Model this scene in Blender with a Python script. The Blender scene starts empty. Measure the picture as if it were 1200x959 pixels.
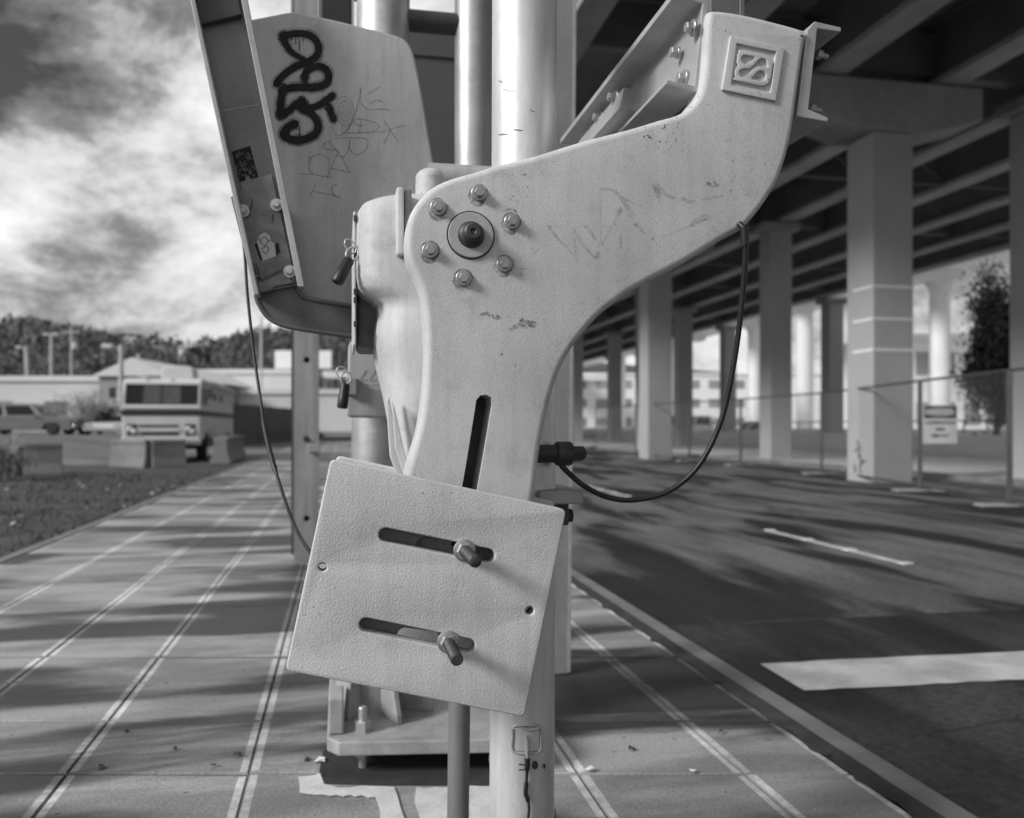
import bpy, bmesh, math, random
from mathutils import Vector, Matrix, Euler
R = math.radians
rnd = random.Random(7)
SC = bpy.context.scene
COL = SC.collection
# ------------------------------------------------------------------ camera, sky, sun, exposure
A = math.atan(.2); CA, SA = math.cos(A), math.sin(A)      # the road (world +Y) runs 11.3 deg left of the view axis
EYE = 1.05
cam = bpy.data.cameras.new('camera'); camo = bpy.data.objects.new('camera', cam); COL.objects.link(camo)
camo.location = (0, 0, EYE); camo.rotation_euler = (R(90), 0, -A)
cam.sensor_width = 36; cam.lens = 30; cam.shift_y = 20.5/1200
cam.clip_start = .05; cam.clip_end = 5000
cam.dof.use_dof = True; cam.dof.focus_distance = 1.6; cam.dof.aperture_fstop = 3.2
SC.camera = camo
SUN_EL, SUN_AZ = R(30), R(250)        # azimuth clockwise from +Y: behind the camera and to its left, veiled by cloud
w = bpy.data.worlds.new('World'); SC.world = w; w.use_nodes = True
nt = w.node_tree; N = nt.nodes; L = nt.links; N.clear()
def nn(t, **k):
    n = N.new(t)
    for a, b in k.items(): setattr(n, a, b)
    return n
sky = nn('ShaderNodeTexSky', sky_type='NISHITA', sun_disc=False, sun_elevation=SUN_EL, sun_rotation=SUN_AZ)
bw = nn('ShaderNodeRGBToBW'); L.new(sky.outputs[0], bw.inputs[0])
tc = nn('ShaderNodeTexCoord'); sep = nn('ShaderNodeSeparateXYZ'); L.new(tc.outputs['Generated'], sep.inputs[0])
def wm(op, a, b):
    n = nn('ShaderNodeMath', operation=op)
    for i, q in enumerate((a, b)):
        if isinstance(q, (int, float)): n.inputs[i].default_value = q
        else: L.new(q, n.inputs[i])
    return n.outputs[0]
CLOUD_OFF = (2.74955, 6.70014, -3.75589)
mp = nn('ShaderNodeMapping'); L.new(tc.outputs['Generated'], mp.inputs[0]); mp.inputs['Location'].default_value = CLOUD_OFF; mp.inputs['Scale'].default_value = (1, 1, 1.75)
n1 = nn('ShaderNodeTexNoise'); L.new(mp.outputs[0], n1.inputs['Vector']); n1.inputs['Scale'].default_value = 3.6; n1.inputs['Detail'].default_value = 13; n1.inputs['Roughness'].default_value = .65; n1.inputs['Distortion'].default_value = .25
rp = nn('ShaderNodeValToRGB'); L.new(n1.outputs['Fac'], rp.inputs[0])
e = rp.color_ramp.elements; e[0].position = .34; e[0].color = (.05, .05, .05, 1); e[1].position = .64; e[1].color = (1, 1, 1, 1)
k = rp.color_ramp.elements.new(.43); k.color = (.24, .24, .24, 1); k = rp.color_ramp.elements.new(.52); k.color = (.66, .66, .66, 1)
rb = nn('ShaderNodeRGBToBW'); L.new(rp.outputs[0], rb.inputs[0])
# clouds carry most of the light; a little of the clear sky shows through
tot = wm('ADD', wm('MULTIPLY', rb.outputs[0], 8.6), wm('MULTIPLY', bw.outputs[0], .12))
bg = nn('ShaderNodeBackground'); L.new(tot, bg.inputs[0]); bg.inputs[1].default_value = .085
wo = nn('ShaderNodeOutputWorld'); L.new(bg.outputs[0], wo.inputs[0])
sl = bpy.data.lights.new('sun', 'SUN'); sl.energy = 2.2; sl.angle = R(15); sl.color = (1, 1, 1)
so = bpy.data.objects.new('sun', sl); COL.objects.link(so)
sd = Vector((math.sin(SUN_AZ)*math.cos(SUN_EL), math.cos(SUN_AZ)*math.cos(SUN_EL), math.sin(SUN_EL)))
so.rotation_euler = sd.to_track_quat('Z', 'Y').to_euler(); so.location = (-6, -8, 9)
vs = SC.view_settings; vs.view_transform = 'Standard'; vs.look = 'None'; vs.exposure = .5; vs.gamma = 1; vs.use_curve_mapping = False
SC.render.film_transparent = False
SC.cycles.max_bounces = 8

# ------------------------------------------------------------------ helpers
def ray(px, py):
    cx = (px-600)/1000; return Vector((cx*CA+SA, -cx*SA+CA, (500-py)/1000))
CAMP = Vector((0, 0, EYE))
def at(px, py, v):
    r = ray(px, py); return CAMP + r*(v/r.y)
def atx(px, py, x):
    r = ray(px, py); return CAMP + r*(x/r.x)
def pt(px, py, t): return CAMP + ray(px, py)*t
def gr(px, py, z=0.):
    r = ray(px, py); return CAMP + r*((z-EYE)/r.z)
def lx(px, v): return at(px, 500, v).x

class MB:
    def __init__(s): s.v = []; s.f = []; s.m = []
    def add(s, vs, fs, m=0):
        o = len(s.v); s.v += [Vector(p) for p in vs]
        for f in fs: s.f.append([o+i for i in f]); s.m.append(m)
        return s
    def box(s, p0, p1, m=0):
        x0, y0, z0 = p0; x1, y1, z1 = p1
        return s.add([(x0,y0,z0),(x1,y0,z0),(x1,y1,z0),(x0,y1,z0),(x0,y0,z1),(x1,y0,z1),(x1,y1,z1),(x0,y1,z1)],
              [(3,2,1,0),(4,5,6,7),(0,1,5,4),(1,2,6,5),(2,3,7,6),(3,0,4,7)], m)
    def cbox(s, c, d, rot=None, m=0):
        M = rot.to_matrix() if rot is not None else Matrix.Identity(3)
        vs = [Vector(c)+M@Vector((a*d[0]/2, b*d[1]/2, e*d[2]/2)) for e in (-1,1) for a,b in ((-1,-1),(1,-1),(1,1),(-1,1))]
        return s.add(vs, [(3,2,1,0),(4,5,6,7),(0,1,5,4),(1,2,6,5),(2,3,7,6),(3,0,4,7)], m)
    def prism(s, poly, vec, m=0):
        n = len(poly); P = [Vector(p) for p in poly]; V = Vector(vec)
        nrm = Vector((0,0,0))
        for i in range(n): nrm += P[i].cross(P[(i+1)%n])
        if nrm.dot(V) > 0: P.reverse()
        return s.add(P+[p+V for p in P], [tuple(range(n)), tuple(range(2*n-1, n-1, -1))]+[(i, n+i, n+(i+1)%n, (i+1)%n) for i in range(n)], m)
    def loft(s, rings, m=0, caps=True):
        n = len(rings[0]); vs = [p for r in rings for p in r]; fs = []
        for k in range(len(rings)-1):
            for i in range(n): fs.append((k*n+i, k*n+(i+1)%n, (k+1)*n+(i+1)%n, (k+1)*n+i))
        if caps: fs += [tuple(range(n-1, -1, -1)), tuple(range((len(rings)-1)*n, len(rings)*n))]
        return s.add(vs, fs, m)
    def tube(s, pts, r, n=8, m=0):
        P = [Vector(p) for p in pts]; rs = r if isinstance(r, (list, tuple)) else [r]*len(P)
        up = None; rings = []
        for i, p in enumerate(P):
            d = (P[min(i+1, len(P)-1)]-P[max(i-1, 0)]).normalized()
            if up is None: up = Vector((0,0,1)) if abs(d.z) < .9 else Vector((1,0,0))
            a = up.cross(d).normalized(); b = d.cross(a).normalized(); up = b
            rings.append([p+(a*math.cos(2*math.pi*k/n)+b*math.sin(2*math.pi*k/n))*rs[i] for k in range(n)])
        return s.loft(rings, m)
    def lathe(s, prof, org, axis, n=24, m=0, start=0):
        ax = Vector(axis).normalized(); a = ax.orthogonal().normalized(); b = ax.cross(a); o = Vector(org)
        return s.loft([[o+ax*h+(a*math.cos(2*math.pi*k/n+start)+b*math.sin(2*math.pi*k/n+start))*max(r, 1e-4) for k in range(n)] for r, h in prof], m)
    def quad(s, a, b, c, d, m=0): return s.add([a,b,c,d], [(0,1,2,3)], m)
    def build(s, name, mats, parent=None, smooth=35, bevel=0, seg=2, loc=None):
        off = Vector((0,0,0))
        if parent is not None: off = WORLD[parent.name]
        base = Vector(loc) if loc is not None else off
        me = bpy.data.meshes.new(name); me.from_pydata([tuple(p-base) for p in s.v], [], s.f)
        for q in (mats if isinstance(mats, (list, tuple)) else [mats]): me.materials.append(q)
        me.polygons.foreach_set('material_index', s.m)
        bm = bmesh.new(); bm.from_mesh(me); bmesh.ops.recalc_face_normals(bm, faces=bm.faces); bm.to_mesh(me); bm.free()
        return finish(name, me, parent, smooth, bevel, seg, base)
WORLD = {}
def finish(name, me, parent, smooth, bevel, seg, base):
    if smooth:
        me.polygons.foreach_set('use_smooth', [True]*len(me.polygons)); me.set_sharp_from_angle(angle=R(smooth))
    o = bpy.data.objects.new(name, me); COL.objects.link(o)
    if parent is not None: o.parent = parent; o.location = base-WORLD[parent.name]
    else: o.location = base
    WORLD[o.name] = Vector(base)
    if bevel:
        b = o.modifiers.new('bevel', 'BEVEL'); b.width = bevel; b.segments = seg; b.limit_method = 'ANGLE'; b.angle_limit = R(40)
    return o
def thing(name, label, cat, loc=(0,0,0), group=None):
    o = bpy.data.objects.new(name, None); COL.objects.link(o); o.location = loc; o.empty_display_size = .1
    WORLD[o.name] = Vector(loc); tag(o, label, cat, group); return o
def tag(o, label, cat, group=None):
    o['label'] = label; o['category'] = cat
    if group: o['group'] = group
    return o
def setting(o, kind='structure', label=None):
    o['kind'] = kind
    if label: o['label'] = label
    return o
def share(src, name, parent, loc, rot=None, scale=None):
    o = bpy.data.objects.new(name, src.data); COL.objects.link(o)
    o.parent = parent; o.location = Vector(loc)-(WORLD[parent.name] if parent else Vector())
    if rot is not None: o.rotation_euler = rot
    if scale is not None: o.scale = scale
    WORLD[o.name] = Vector(loc)
    for m in src.modifiers:
        if m.type == 'BEVEL':
            b = o.modifiers.new('bevel', 'BEVEL'); b.width = m.width; b.segments = m.segments; b.limit_method = 'ANGLE'; b.angle_limit = m.angle_limit
    return o
def copy_tree(o, parent=None, loc=None, label=None):
    c = o.copy(); COL.objects.link(c); c.parent = parent
    if loc is not None: c.location = loc
    if label: c['label'] = label
    WORLD[c.name] = Vector(c.location)
    for ch in list(o.children): copy_tree(ch, c)
    return c
def smooth_loop(pts, n=6, closed=True):
    P = [Vector(p) for p in pts]; m = len(P); out = []
    for i in range(m if closed else m-1):
        g = (lambda k: P[k % m]) if closed else (lambda k: P[min(max(k, 0), m-1)])
        p0, p1, p2, p3 = g(i-1), g(i), g(i+1), g(i+2)
        for j in range(n):
            t = j/n
            out.append(.5*((2*p1)+(p2-p0)*t+(2*p0-5*p1+4*p2-p3)*t*t+(3*p1-p0-3*p2+p3)*t**3))
    if not closed: out.append(P[-1])
    return out
def round_poly(pts, r, n=5):
    P = [Vector(p) for p in pts]; out = []; m = len(P)
    for i in range(m):
        a, b, c = P[i-1], P[i], P[(i+1) % m]; rr = r[i] if isinstance(r, (list, tuple)) else r
        d1 = (a-b); d2 = (c-b); q = min(rr, d1.length*.45, d2.length*.45)
        if q < 1e-6: out.append(b); continue
        s0 = b+d1.normalized()*q; s1 = b+d2.normalized()*q
        for j in range(n+1):
            t = j/n; out.append(s0*(1-t)**2+b*2*t*(1-t)+s1*t*t)
    return out
def circ(cx, cy, r, n=16): return [Vector((cx+r*math.cos(2*math.pi*k/n), cy+r*math.sin(2*math.pi*k/n))) for k in range(n)]
def slot(ax, ay, bx, by, r, n=8):
    a = math.atan2(by-ay, bx-ax); o = []
    for k in range(n+1): o.append(Vector((bx+r*math.cos(a-math.pi/2+math.pi*k/n), by+r*math.sin(a-math.pi/2+math.pi*k/n))))
    for k in range(n+1): o.append(Vector((ax+r*math.cos(a+math.pi/2+math.pi*k/n), ay+r*math.sin(a+math.pi/2+math.pi*k/n))))
    return o
def plate(name, loops, v, thick, mats, parent, bev=.003, res=3, px=True, smooth=40, link=True):
    """flat casting facing the viewer: loops are outlines (first the rim, then holes) on the plane Y=v"""
    cu = bpy.data.curves.new('c', 'CURVE'); cu.dimensions = '2D'; cu.fill_mode = 'BOTH'
    for lp in loops:
        P = [at(p[0], p[1], v) for p in lp] if px else [Vector((p[0], 0, p[1])) for p in lp]
        sp = cu.splines.new('POLY'); sp.points.add(len(P)-1); sp.use_cyclic_u = True
        for q, p in zip(sp.points, P): q.co = (p.x, p.z, 0, 1)
    cu.extrude = max(thick/2-bev, 1e-4); cu.bevel_depth = bev; cu.bevel_resolution = res; cu.offset = -bev
    o = bpy.data.objects.new('c', cu); COL.objects.link(o)
    dg = bpy.context.evaluated_depsgraph_get(); me = bpy.data.meshes.new_from_object(o.evaluated_get(dg))
    bpy.data.objects.remove(o); bpy.data.curves.remove(cu)
    base = WORLD[parent.name] if parent is not None else Vector((0,0,0))
    me.name = name
    me.transform(Matrix.Translation(Vector((0, v+thick/2, 0))-base) @ Matrix.Rotation(R(90), 4, 'X'))
    me.materials.clear()
    for q in (mats if isinstance(mats, (list, tuple)) else [mats]): me.materials.append(q)
    bm = bmesh.new(); bm.from_mesh(me); bmesh.ops.remove_doubles(bm, verts=bm.verts, dist=1e-6); bmesh.ops.recalc_face_normals(bm, faces=bm.faces); bm.to_mesh(me); bm.free()
    return finish(name, me, parent, smooth, 0, 0, base)
def boolean_cut(o, cutter):
    m = o.modifiers.new('cut', 'BOOLEAN'); m.operation = 'DIFFERENCE'; m.solver = 'EXACT'; m.object = cutter
    dg = bpy.context.evaluated_depsgraph_get(); me = bpy.data.meshes.new_from_object(o.evaluated_get(dg))
    o.modifiers.clear(); old = o.data; o.data = me; bpy.data.meshes.remove(old); bpy.data.objects.remove(cutter)
    me.polygons.foreach_set('use_smooth', [True]*len(me.polygons)); me.set_sharp_from_angle(angle=R(40))
def stroke(mb, pts, wpx, v, n=5, smooth=True, m=0):
    """a painted stroke: a ribbon of paint lying on the plane Y=v"""
    P = smooth_loop([(p[0], p[1]) for p in pts], n, False) if smooth else [Vector(p[:2]) for p in pts]
    ws = [wpx]*len(P) if isinstance(wpx, (int, float)) else [wpx[0]+(wpx[1]-wpx[0])*i/(len(P)-1) for i in range(len(P))]
    Ls, Rs = [], []
    for i, p in enumerate(P):
        d = P[min(i+1, len(P)-1)]-P[max(i-1, 0)]; d = d.normalized() if d.length > 0 else Vector((1,0))
        q = Vector((-d.y, d.x))*ws[i]/2; Ls.append(at(p.x+q.x, p.y+q.y, v)); Rs.append(at(p.x-q.x, p.y-q.y, v))
    for i in range(len(P)-1): mb.quad(Ls[i], Rs[i], Rs[i+1], Ls[i+1], m)
    for p, wd in ((P[0], ws[0]), (P[-1], ws[-1])):
        if wd > 3:
            c = [at(p.x+wd/2*math.cos(a*math.pi/5), p.y+wd/2*math.sin(a*math.pi/5), v-.0002) for a in range(10)]
            mb.add(c, [tuple(range(9, -1, -1))], m)

# ------------------------------------------------------------------ materials (a monochrome place: all greys)
def mat(name, c, rough=.6, metal=0., var=.12, vscale=3., fine=.05, fscale=120., bump=0., bscale=150., speck=0., sscale=160., stretch=(1,1,1), spec=.5, bump2=0., b2scale=20., wear=0., wscale=2., wcol=.02, streak=0., grime=0.):
    m = bpy.data.materials.new(name); m.use_nodes = True; t = m.node_tree; ns = t.nodes; lk = t.links
    b = ns['Principled BSDF']; b.inputs['Roughness'].default_value = rough; b.inputs['Metallic'].default_value = metal; b.inputs['Specular IOR Level'].default_value = spec
    g = ns.new('ShaderNodeNewGeometry'); mpn = ns.new('ShaderNodeMapping'); mpn.inputs['Scale'].default_value = stretch; lk.new(g.outputs['Position'], mpn.inputs[0])
    def noise(sc, det=5, ro=.55):
        n = ns.new('ShaderNodeTexNoise'); lk.new(mpn.outputs[0], n.inputs['Vector']); n.inputs['Scale'].default_value = sc; n.inputs['Detail'].default_value = det; n.inputs['Roughness'].default_value = ro; return n.outputs['Fac']
    def mr(i, a, bb, cc, d):
        n = ns.new('ShaderNodeMapRange'); lk.new(i, n.inputs[0])
        for q, x in zip((1, 2, 3, 4), (a, bb, cc, d)): n.inputs[q].default_value = x
        return n.outputs[0]
    def mul(a, bb):
        n = ns.new('ShaderNodeMath'); n.operation = 'MULTIPLY'; lk.new(a, n.inputs[0])
        if isinstance(bb, float): n.inputs[1].default_value = bb
        else: lk.new(bb, n.inputs[1])
        return n.outputs[0]
    val = mul(mr(noise(vscale), .3, .7, 1-var, 1+var), float(c))
    if fine: val = mul(val, mr(noise(fscale, 3, .6), .25, .75, 1-fine, 1+fine))
    if speck:
        sp = mr(noise(sscale, 2, .5), .66, .72, 0, 1); lo = mr(noise(7., 3), .5, .66, 0, speck)
        val = mul(val, mr(mul(sp, lo), 0, 1, 1, .15))
    if streak:
        m2 = ns.new('ShaderNodeMapping'); m2.inputs['Scale'].default_value = (34, 34, 2.2); lk.new(g.outputs['Position'], m2.inputs[0]); n2 = ns.new('ShaderNodeTexNoise'); lk.new(m2.outputs[0], n2.inputs[0]); n2.inputs['Scale'].default_value = 1; n2.inputs['Detail'].default_value = 5; n2.inputs['Roughness'].default_value = .65
        val = mul(val, mr(n2.outputs['Fac'], .42, .72, 1, 1-streak))
    if grime:
        val = mul(val, mul(mr(noise(13., 8, .7), .52, .74, 1, 1-grime), mr(noise(38., 6, .7), .56, .78, 1, 1-grime*.8)))
    if wear:
        wv = mr(noise(wscale, 8, .65), .5-.12+.0, .62, 1, 0)
        mx = ns.new('ShaderNodeMix'); mx.data_type = 'FLOAT'; lk.new(mul(mr(wv, 0, 1, 1, 0), float(wear)), mx.inputs[0]); lk.new(val, mx.inputs[2]); mx.inputs[3].default_value = wcol; val = mx.outputs[0]
    lk.new(val, b.inputs['Base Color'])
    if bump or bump2:
        prev = None
        for st, sc, dist in ((bump2, b2scale, .01), (bump, bscale, .0015)):
            if not st: continue
            bn = ns.new('ShaderNodeBump'); bn.inputs['Strength'].default_value = st; bn.inputs['Distance'].default_value = dist; lk.new(noise(sc, 3), bn.inputs['Height'])
            if prev: lk.new(prev, bn.inputs['Normal'])
            prev = bn.outputs[0]
        lk.new(prev, b.inputs['Normal'])
    return m
M_arm = mat('cast_paint', .58, .66, var=.10, vscale=5, fine=.10, fscale=420, bump=.55, bscale=420, speck=1., sscale=130, streak=.12, grime=.22)
M_house = mat('cast_paint_worn', .58, .55, var=.14, vscale=9, fine=.08, fscale=300, bump=.4, bscale=300, speck=1.0, sscale=150, streak=.16, grime=.30)
M_cw = mat('weight_paint', .61, .6, var=.08, vscale=4, fine=.09, fscale=400, bump=.75, bscale=260, speck=.8, streak=.12, grime=.18)
M_far = mat('far_arm_paint', .43, .65, streak=.18, grime=.2, var=.14, vscale=7, fine=.06, fscale=160, bump=.3, bscale=220, speck=.35, stretch=(1,1,.55))
M_pole = mat('pole_aluminium', .74, .46, .45, streak=.14, grime=.18, var=.12, vscale=9, fine=.07, fscale=60, bump=.15, bscale=120, speck=.35, stretch=(1,1,.3))
M_pipe = mat('pipe_galvanised', .52, .48, .7, streak=.2, grime=.15, var=.14, vscale=8, fine=.08, fscale=50, bump=.15, bscale=90, stretch=(.7,.7,1.2))
M_galv = mat('galvanised', .46, .42, .35, var=.12, vscale=14, fine=.06, fscale=120, bump=.1)
M_chan = mat('channel_steel', .42, .5, .3, var=.15, vscale=9, fine=.08, fscale=90, bump=.15)
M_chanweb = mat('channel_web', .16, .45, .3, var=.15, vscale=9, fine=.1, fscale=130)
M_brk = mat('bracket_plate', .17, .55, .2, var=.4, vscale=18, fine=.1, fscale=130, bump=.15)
M_bolt = mat('bolt_zinc', .42, .38, .7, var=.1, vscale=60, fine=0)
M_boltd = mat('bolt_dark', .07, .5, .5, var=.3, vscale=80, fine=0, bump=.3, bscale=300)
M_black = mat('black_rubber', .016, .45, var=.3, vscale=20, fine=0)
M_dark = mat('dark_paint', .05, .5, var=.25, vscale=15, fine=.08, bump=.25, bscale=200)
M_jbar = mat('arm_rim_paint', .09, .5, var=.25, vscale=12, fine=.1, fscale=180, bump=.4, bscale=260, speck=.6)
M_ink = mat('spray_ink', .010, .6, spec=.25, var=.4, vscale=30, fine=0)
M_ink2 = mat('spray_ink_thin', .05, .6, var=.4, vscale=30, fine=0)
M_pen = mat('marker_line', .18, .7, var=.3, vscale=60, fine=0)
M_scuff = mat('scuff_mark', .42, .7, var=.2, vscale=60, fine=.2, fscale=200)
def worn(m, sc, lo, hi, amax):
    t = m.node_tree; n = t.nodes.new('ShaderNodeTexNoise'); g = t.nodes.new('ShaderNodeNewGeometry'); t.links.new(g.outputs['Position'], n.inputs[0]); n.inputs['Scale'].default_value = sc; n.inputs['Detail'].default_value = 6; n.inputs['Roughness'].default_value = .7
    r = t.nodes.new('ShaderNodeMapRange'); t.links.new(n.outputs['Fac'], r.inputs[0])
    for q, x in zip((1, 2, 3, 4), (lo, hi, 0, amax)): r.inputs[q].default_value = x
    t.links.new(r.outputs[0], t.nodes['Principled BSDF'].inputs['Alpha'])
worn(M_scuff, 75, .36, .66, .5)
worn(M_pen, 160, .3, .55, .7)
M_post = mat('post_steel', .33, .55, .3, var=.15, vscale=5, fine=.08, fscale=60, stretch=(1,1,.4))
M_signb = mat('sign_back', .10, .5, .2, var=.12, vscale=3, fine=.05)
M_white = mat('white_paint', .75, .5, var=.05, vscale=2, fine=.03)
M_cond = mat('conduit_grey', .16, .55, var=.1, vscale=10, fine=.05)
M_base = mat('base_plate_paint', .36, .6, .1, var=.25, vscale=10, fine=.1, fscale=90, bump=.3, speck=.9, sscale=120)
M_glass = mat('car_glass', .015, .08, var=.1, fine=0, spec=.6)
M_tyre = mat('tyre', .02, .8, var=.2, fine=.1)
M_conc = mat('overpass_concrete', .30, .85, grime=.3, var=.22, vscale=.7, fine=.08, fscale=9, bump=.3, bscale=30, stretch=(1,1,.5), wear=.25, wscale=1.1, wcol=.12)
M_col = mat('column_concrete', .36, .85, var=.07, vscale=.6, fine=.05, fscale=14, bump=.2, bscale=40)
M_gird = mat('girder_paint', .15, .65, var=.2, vscale=.8, fine=.1, fscale=8, bump=.2, bscale=30)
M_flange = mat('girder_flange', .34, .65, var=.2, vscale=.8, fine=.1, fscale=8)
M_wconc = mat('white_concrete', .80, .8, var=.06, vscale=.4, fine=.04)
def dirt(name, *a, **k): return mat(name, *a, **k)
M_curb = mat('curb_concrete', .21, .9, var=.2, vscale=2, fine=.12, fscale=70, bump=.4, bscale=120, wear=.5, wscale=2.3, wcol=.09)
M_joint = mat('joint_dirt', .035, .95, var=.4, vscale=9, fine=.2, fscale=60, bump=.5)
M_ground = mat('far_ground', .13, .95, var=.3, vscale=.12, fine=.15, fscale=3)
M_lot = mat('lot_gravel', .13, .95, var=.5, vscale=.25, fine=.2, fscale=12, bump=.4, bscale=40)
M_pale = mat('pale_paving', .60, .9, var=.15, vscale=.2, fine=.1, fscale=4)
M_verge = mat('verge_turf', .05, .95, var=.6, vscale=1.4, fine=.6, fscale=14, bump2=.8, b2scale=14, bump=.8, bscale=60)

SOFF = (1.3, 5.2, 0)
def shade_stain_mat(name, c, lo, hi, sx, sy, cuts, rough=.85, tscale=60, rnd_amt=.1, fine=.12, extra=None, bump=.35):
    """paving with dappled tree shade painted in among damp and oily stains, laid by noise stretched over the ground"""
    m = bpy.data.materials.new(name); m.use_nodes = True; t = m.node_tree; ns = t.nodes; lk = t.links; b = ns['Principled BSDF']
    g = ns.new('ShaderNodeNewGeometry')
    def noise(scl, sc, det, ro=.55, loc=(0,0,0), dist=0.):
        mm = ns.new('ShaderNodeMapping'); mm.inputs['Scale'].default_value = scl; mm.inputs['Location'].default_value = loc; lk.new(g.outputs['Position'], mm.inputs[0])
        n = ns.new('ShaderNodeTexNoise'); lk.new(mm.outputs[0], n.inputs[0]); n.inputs['Scale'].default_value = sc; n.inputs['Detail'].default_value = det; n.inputs['Roughness'].default_value = ro; n.inputs['Distortion'].default_value = dist
        return n.outputs['Fac']
    def mr(i, a, bb, cc, d):
        n = ns.new('ShaderNodeMapRange'); n.interpolation_type = 'SMOOTHSTEP'; lk.new(i, n.inputs[0])
        for q, x in zip((1, 2, 3, 4), (a, bb, cc, d)): n.inputs[q].default_value = x
        return n.outputs[0]
    def mul(a, bb):
        n = ns.new('ShaderNodeMath'); n.operation = 'MULTIPLY'; lk.new(a, n.inputs[0])
        if isinstance(bb, float): n.inputs[1].default_value = bb
        else: lk.new(bb, n.inputs[1])
        return n.outputs[0]
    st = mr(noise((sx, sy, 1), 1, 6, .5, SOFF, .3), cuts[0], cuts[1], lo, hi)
    st2 = mr(noise((sx*2.3, sy*2.1, 1), 1, 5, .6, (11, 2, 0)), .38, .6, .62, 1.06)
    gr_ = mr(noise((1,1,1), tscale, 4, .7), .25, .75, 1-fine, 1+fine)
    oi = ns.new('ShaderNodeObjectInfo'); rv = mr(oi.outputs['Random'], 0, 1, 1-rnd_amt, 1+rnd_amt)
    sp = mr(noise((1,1,1), 26, 2, .5), .7, .74, 1, .45)
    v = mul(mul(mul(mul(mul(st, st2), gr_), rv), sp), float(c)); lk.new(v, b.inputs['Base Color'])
    b.inputs['Roughness'].default_value = rough
    lk.new(mr(st, lo, hi, rough-.28, rough), b.inputs['Roughness'])
    bn = ns.new('ShaderNodeBump'); bn.inputs['Strength'].default_value = bump; bn.inputs['Distance'].default_value = .004; lk.new(noise((1,1,1), 130, 3), bn.inputs['Height']); lk.new(bn.outputs[0], b.inputs['Normal'])
    return m
M_slab = shade_stain_mat('slab_concrete', .33, .13, 1., .42, 1.5, (.44, .535), tscale=90, fine=.22, bump=.6)  # dark cross bands put dappled tree shade into the slab colour, with damp stains
M_tool = shade_stain_mat('slab_tooled_edge', .66, .2, 1., .42, 1.5, (.44, .535), tscale=30, fine=.25)
M_road = shade_stain_mat('road_concrete', .15, .13, 1., 1.15, .24, (.42, .53), rough=.85, tscale=24, rnd_amt=0, fine=.38, bump=.8)  # dark streaks mix oil stains with tree shade painted into the colour
M_asph = shade_stain_mat('road_asphalt', .055, .35, 1.15, 1.2, .2, (.40, .60), rough=.85, tscale=34, rnd_amt=0, fine=.5, bump=.8)
M_mark = mat('road_paint', .75, .7, var=.08, vscale=3, fine=.1, fscale=80, wear=.4, wscale=3.2, wcol=.10)

# ------------------------------------------------------------------ ground, pavement, road
g = MB(); g.quad((-2500,-300,-.30),(2500,-300,-.30),(2500,3000,-.30),(-2500,3000,-.30))
setting(g.build('ground', M_ground, smooth=0))
UL = [.98*q for q in (-2.6, -1.95, -1.35, -.83, -.28, .717, 1.22, 1.545)]
DL = [1.1, 1.62, 2.13, 2.58, 3.04, 3.49, 3.89, 4.98, 5.75, 6.52, 7.6, 8.7, 9.6, 10.8, 12, 13.5, 15, 17, 19, 22, 25, 30, 36, 45, 60]
def jy(X, d): return d/CA-.2*X
sw = MB(); z = -.007
sw.box((UL[0]-.02, -2, -.28), (UL[-1]+.07, 70, z))
walk = setting(sw.build('sidewalk', M_joint, smooth=0))
for j in range(len(DL)-1):
    for i in range(len(UL)-1):
        x0, x1 = UL[i]+.0016, UL[i+1]-.0016
        wide0 = .016 if DL[j] in (3.89, 6.52, 9.6) else .004; wide1 = .016 if DL[j+1] in (3.89, 6.52, 9.6) else .004
        d0, d1 = DL[j]+wide0, DL[j+1]-wide1
        c = [(x0, jy(x0, d0)), (x1, jy(x1, d0)), (x1, jy(x1, d1)), (x0, jy(x0, d1))]
        def ins(ax, ay): return [(c[0][0]+ax, c[0][1]+ay), (c[1][0]-ax, c[1][1]+ay), (c[2][0]-ax, c[2][1]-ay), (c[3][0]+ax, c[3][1]-ay)]
        tz = [rnd.uniform(-.0025, .0025) for _ in range(2)]
        def ring(q, zz_): return [Vector((x, y, zz_+tz[0]+tz[1]*((x-x0)/(x1-x0)-.5))) for x, y in q]
        b_ = MB(); r0 = ring(ins(0, 0), -.02); r1 = ring(ins(0, 0), -.004); r2 = ring(ins(.005, .005), 0.); r3 = ring(ins(.027, .010), .0004)
        bo = 0
        for ra, rb_, mi in ((r0, r1, 0), (r1, r2, 0), (r2, r3, 1)):
            for k in range(4): b_.quad(ra[k], ra[(k+1)%4], rb_[(k+1)%4], rb_[k], mi if k % 2 else 0)
        b_.quad(*r3, 0)
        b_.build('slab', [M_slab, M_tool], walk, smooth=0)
# edging at the left of the walk
ed = MB(); x0 = UL[0]-.12
for k in range(26):
    y0 = -1+k*2.4; ed = MB(); ed.box((x0, y0, -.2), (UL[0]-.01, y0+2.385, .010+rnd.uniform(-.004, .004))); ed.build('edging', M_curb, walk, smooth=0, bevel=.012)
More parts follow.
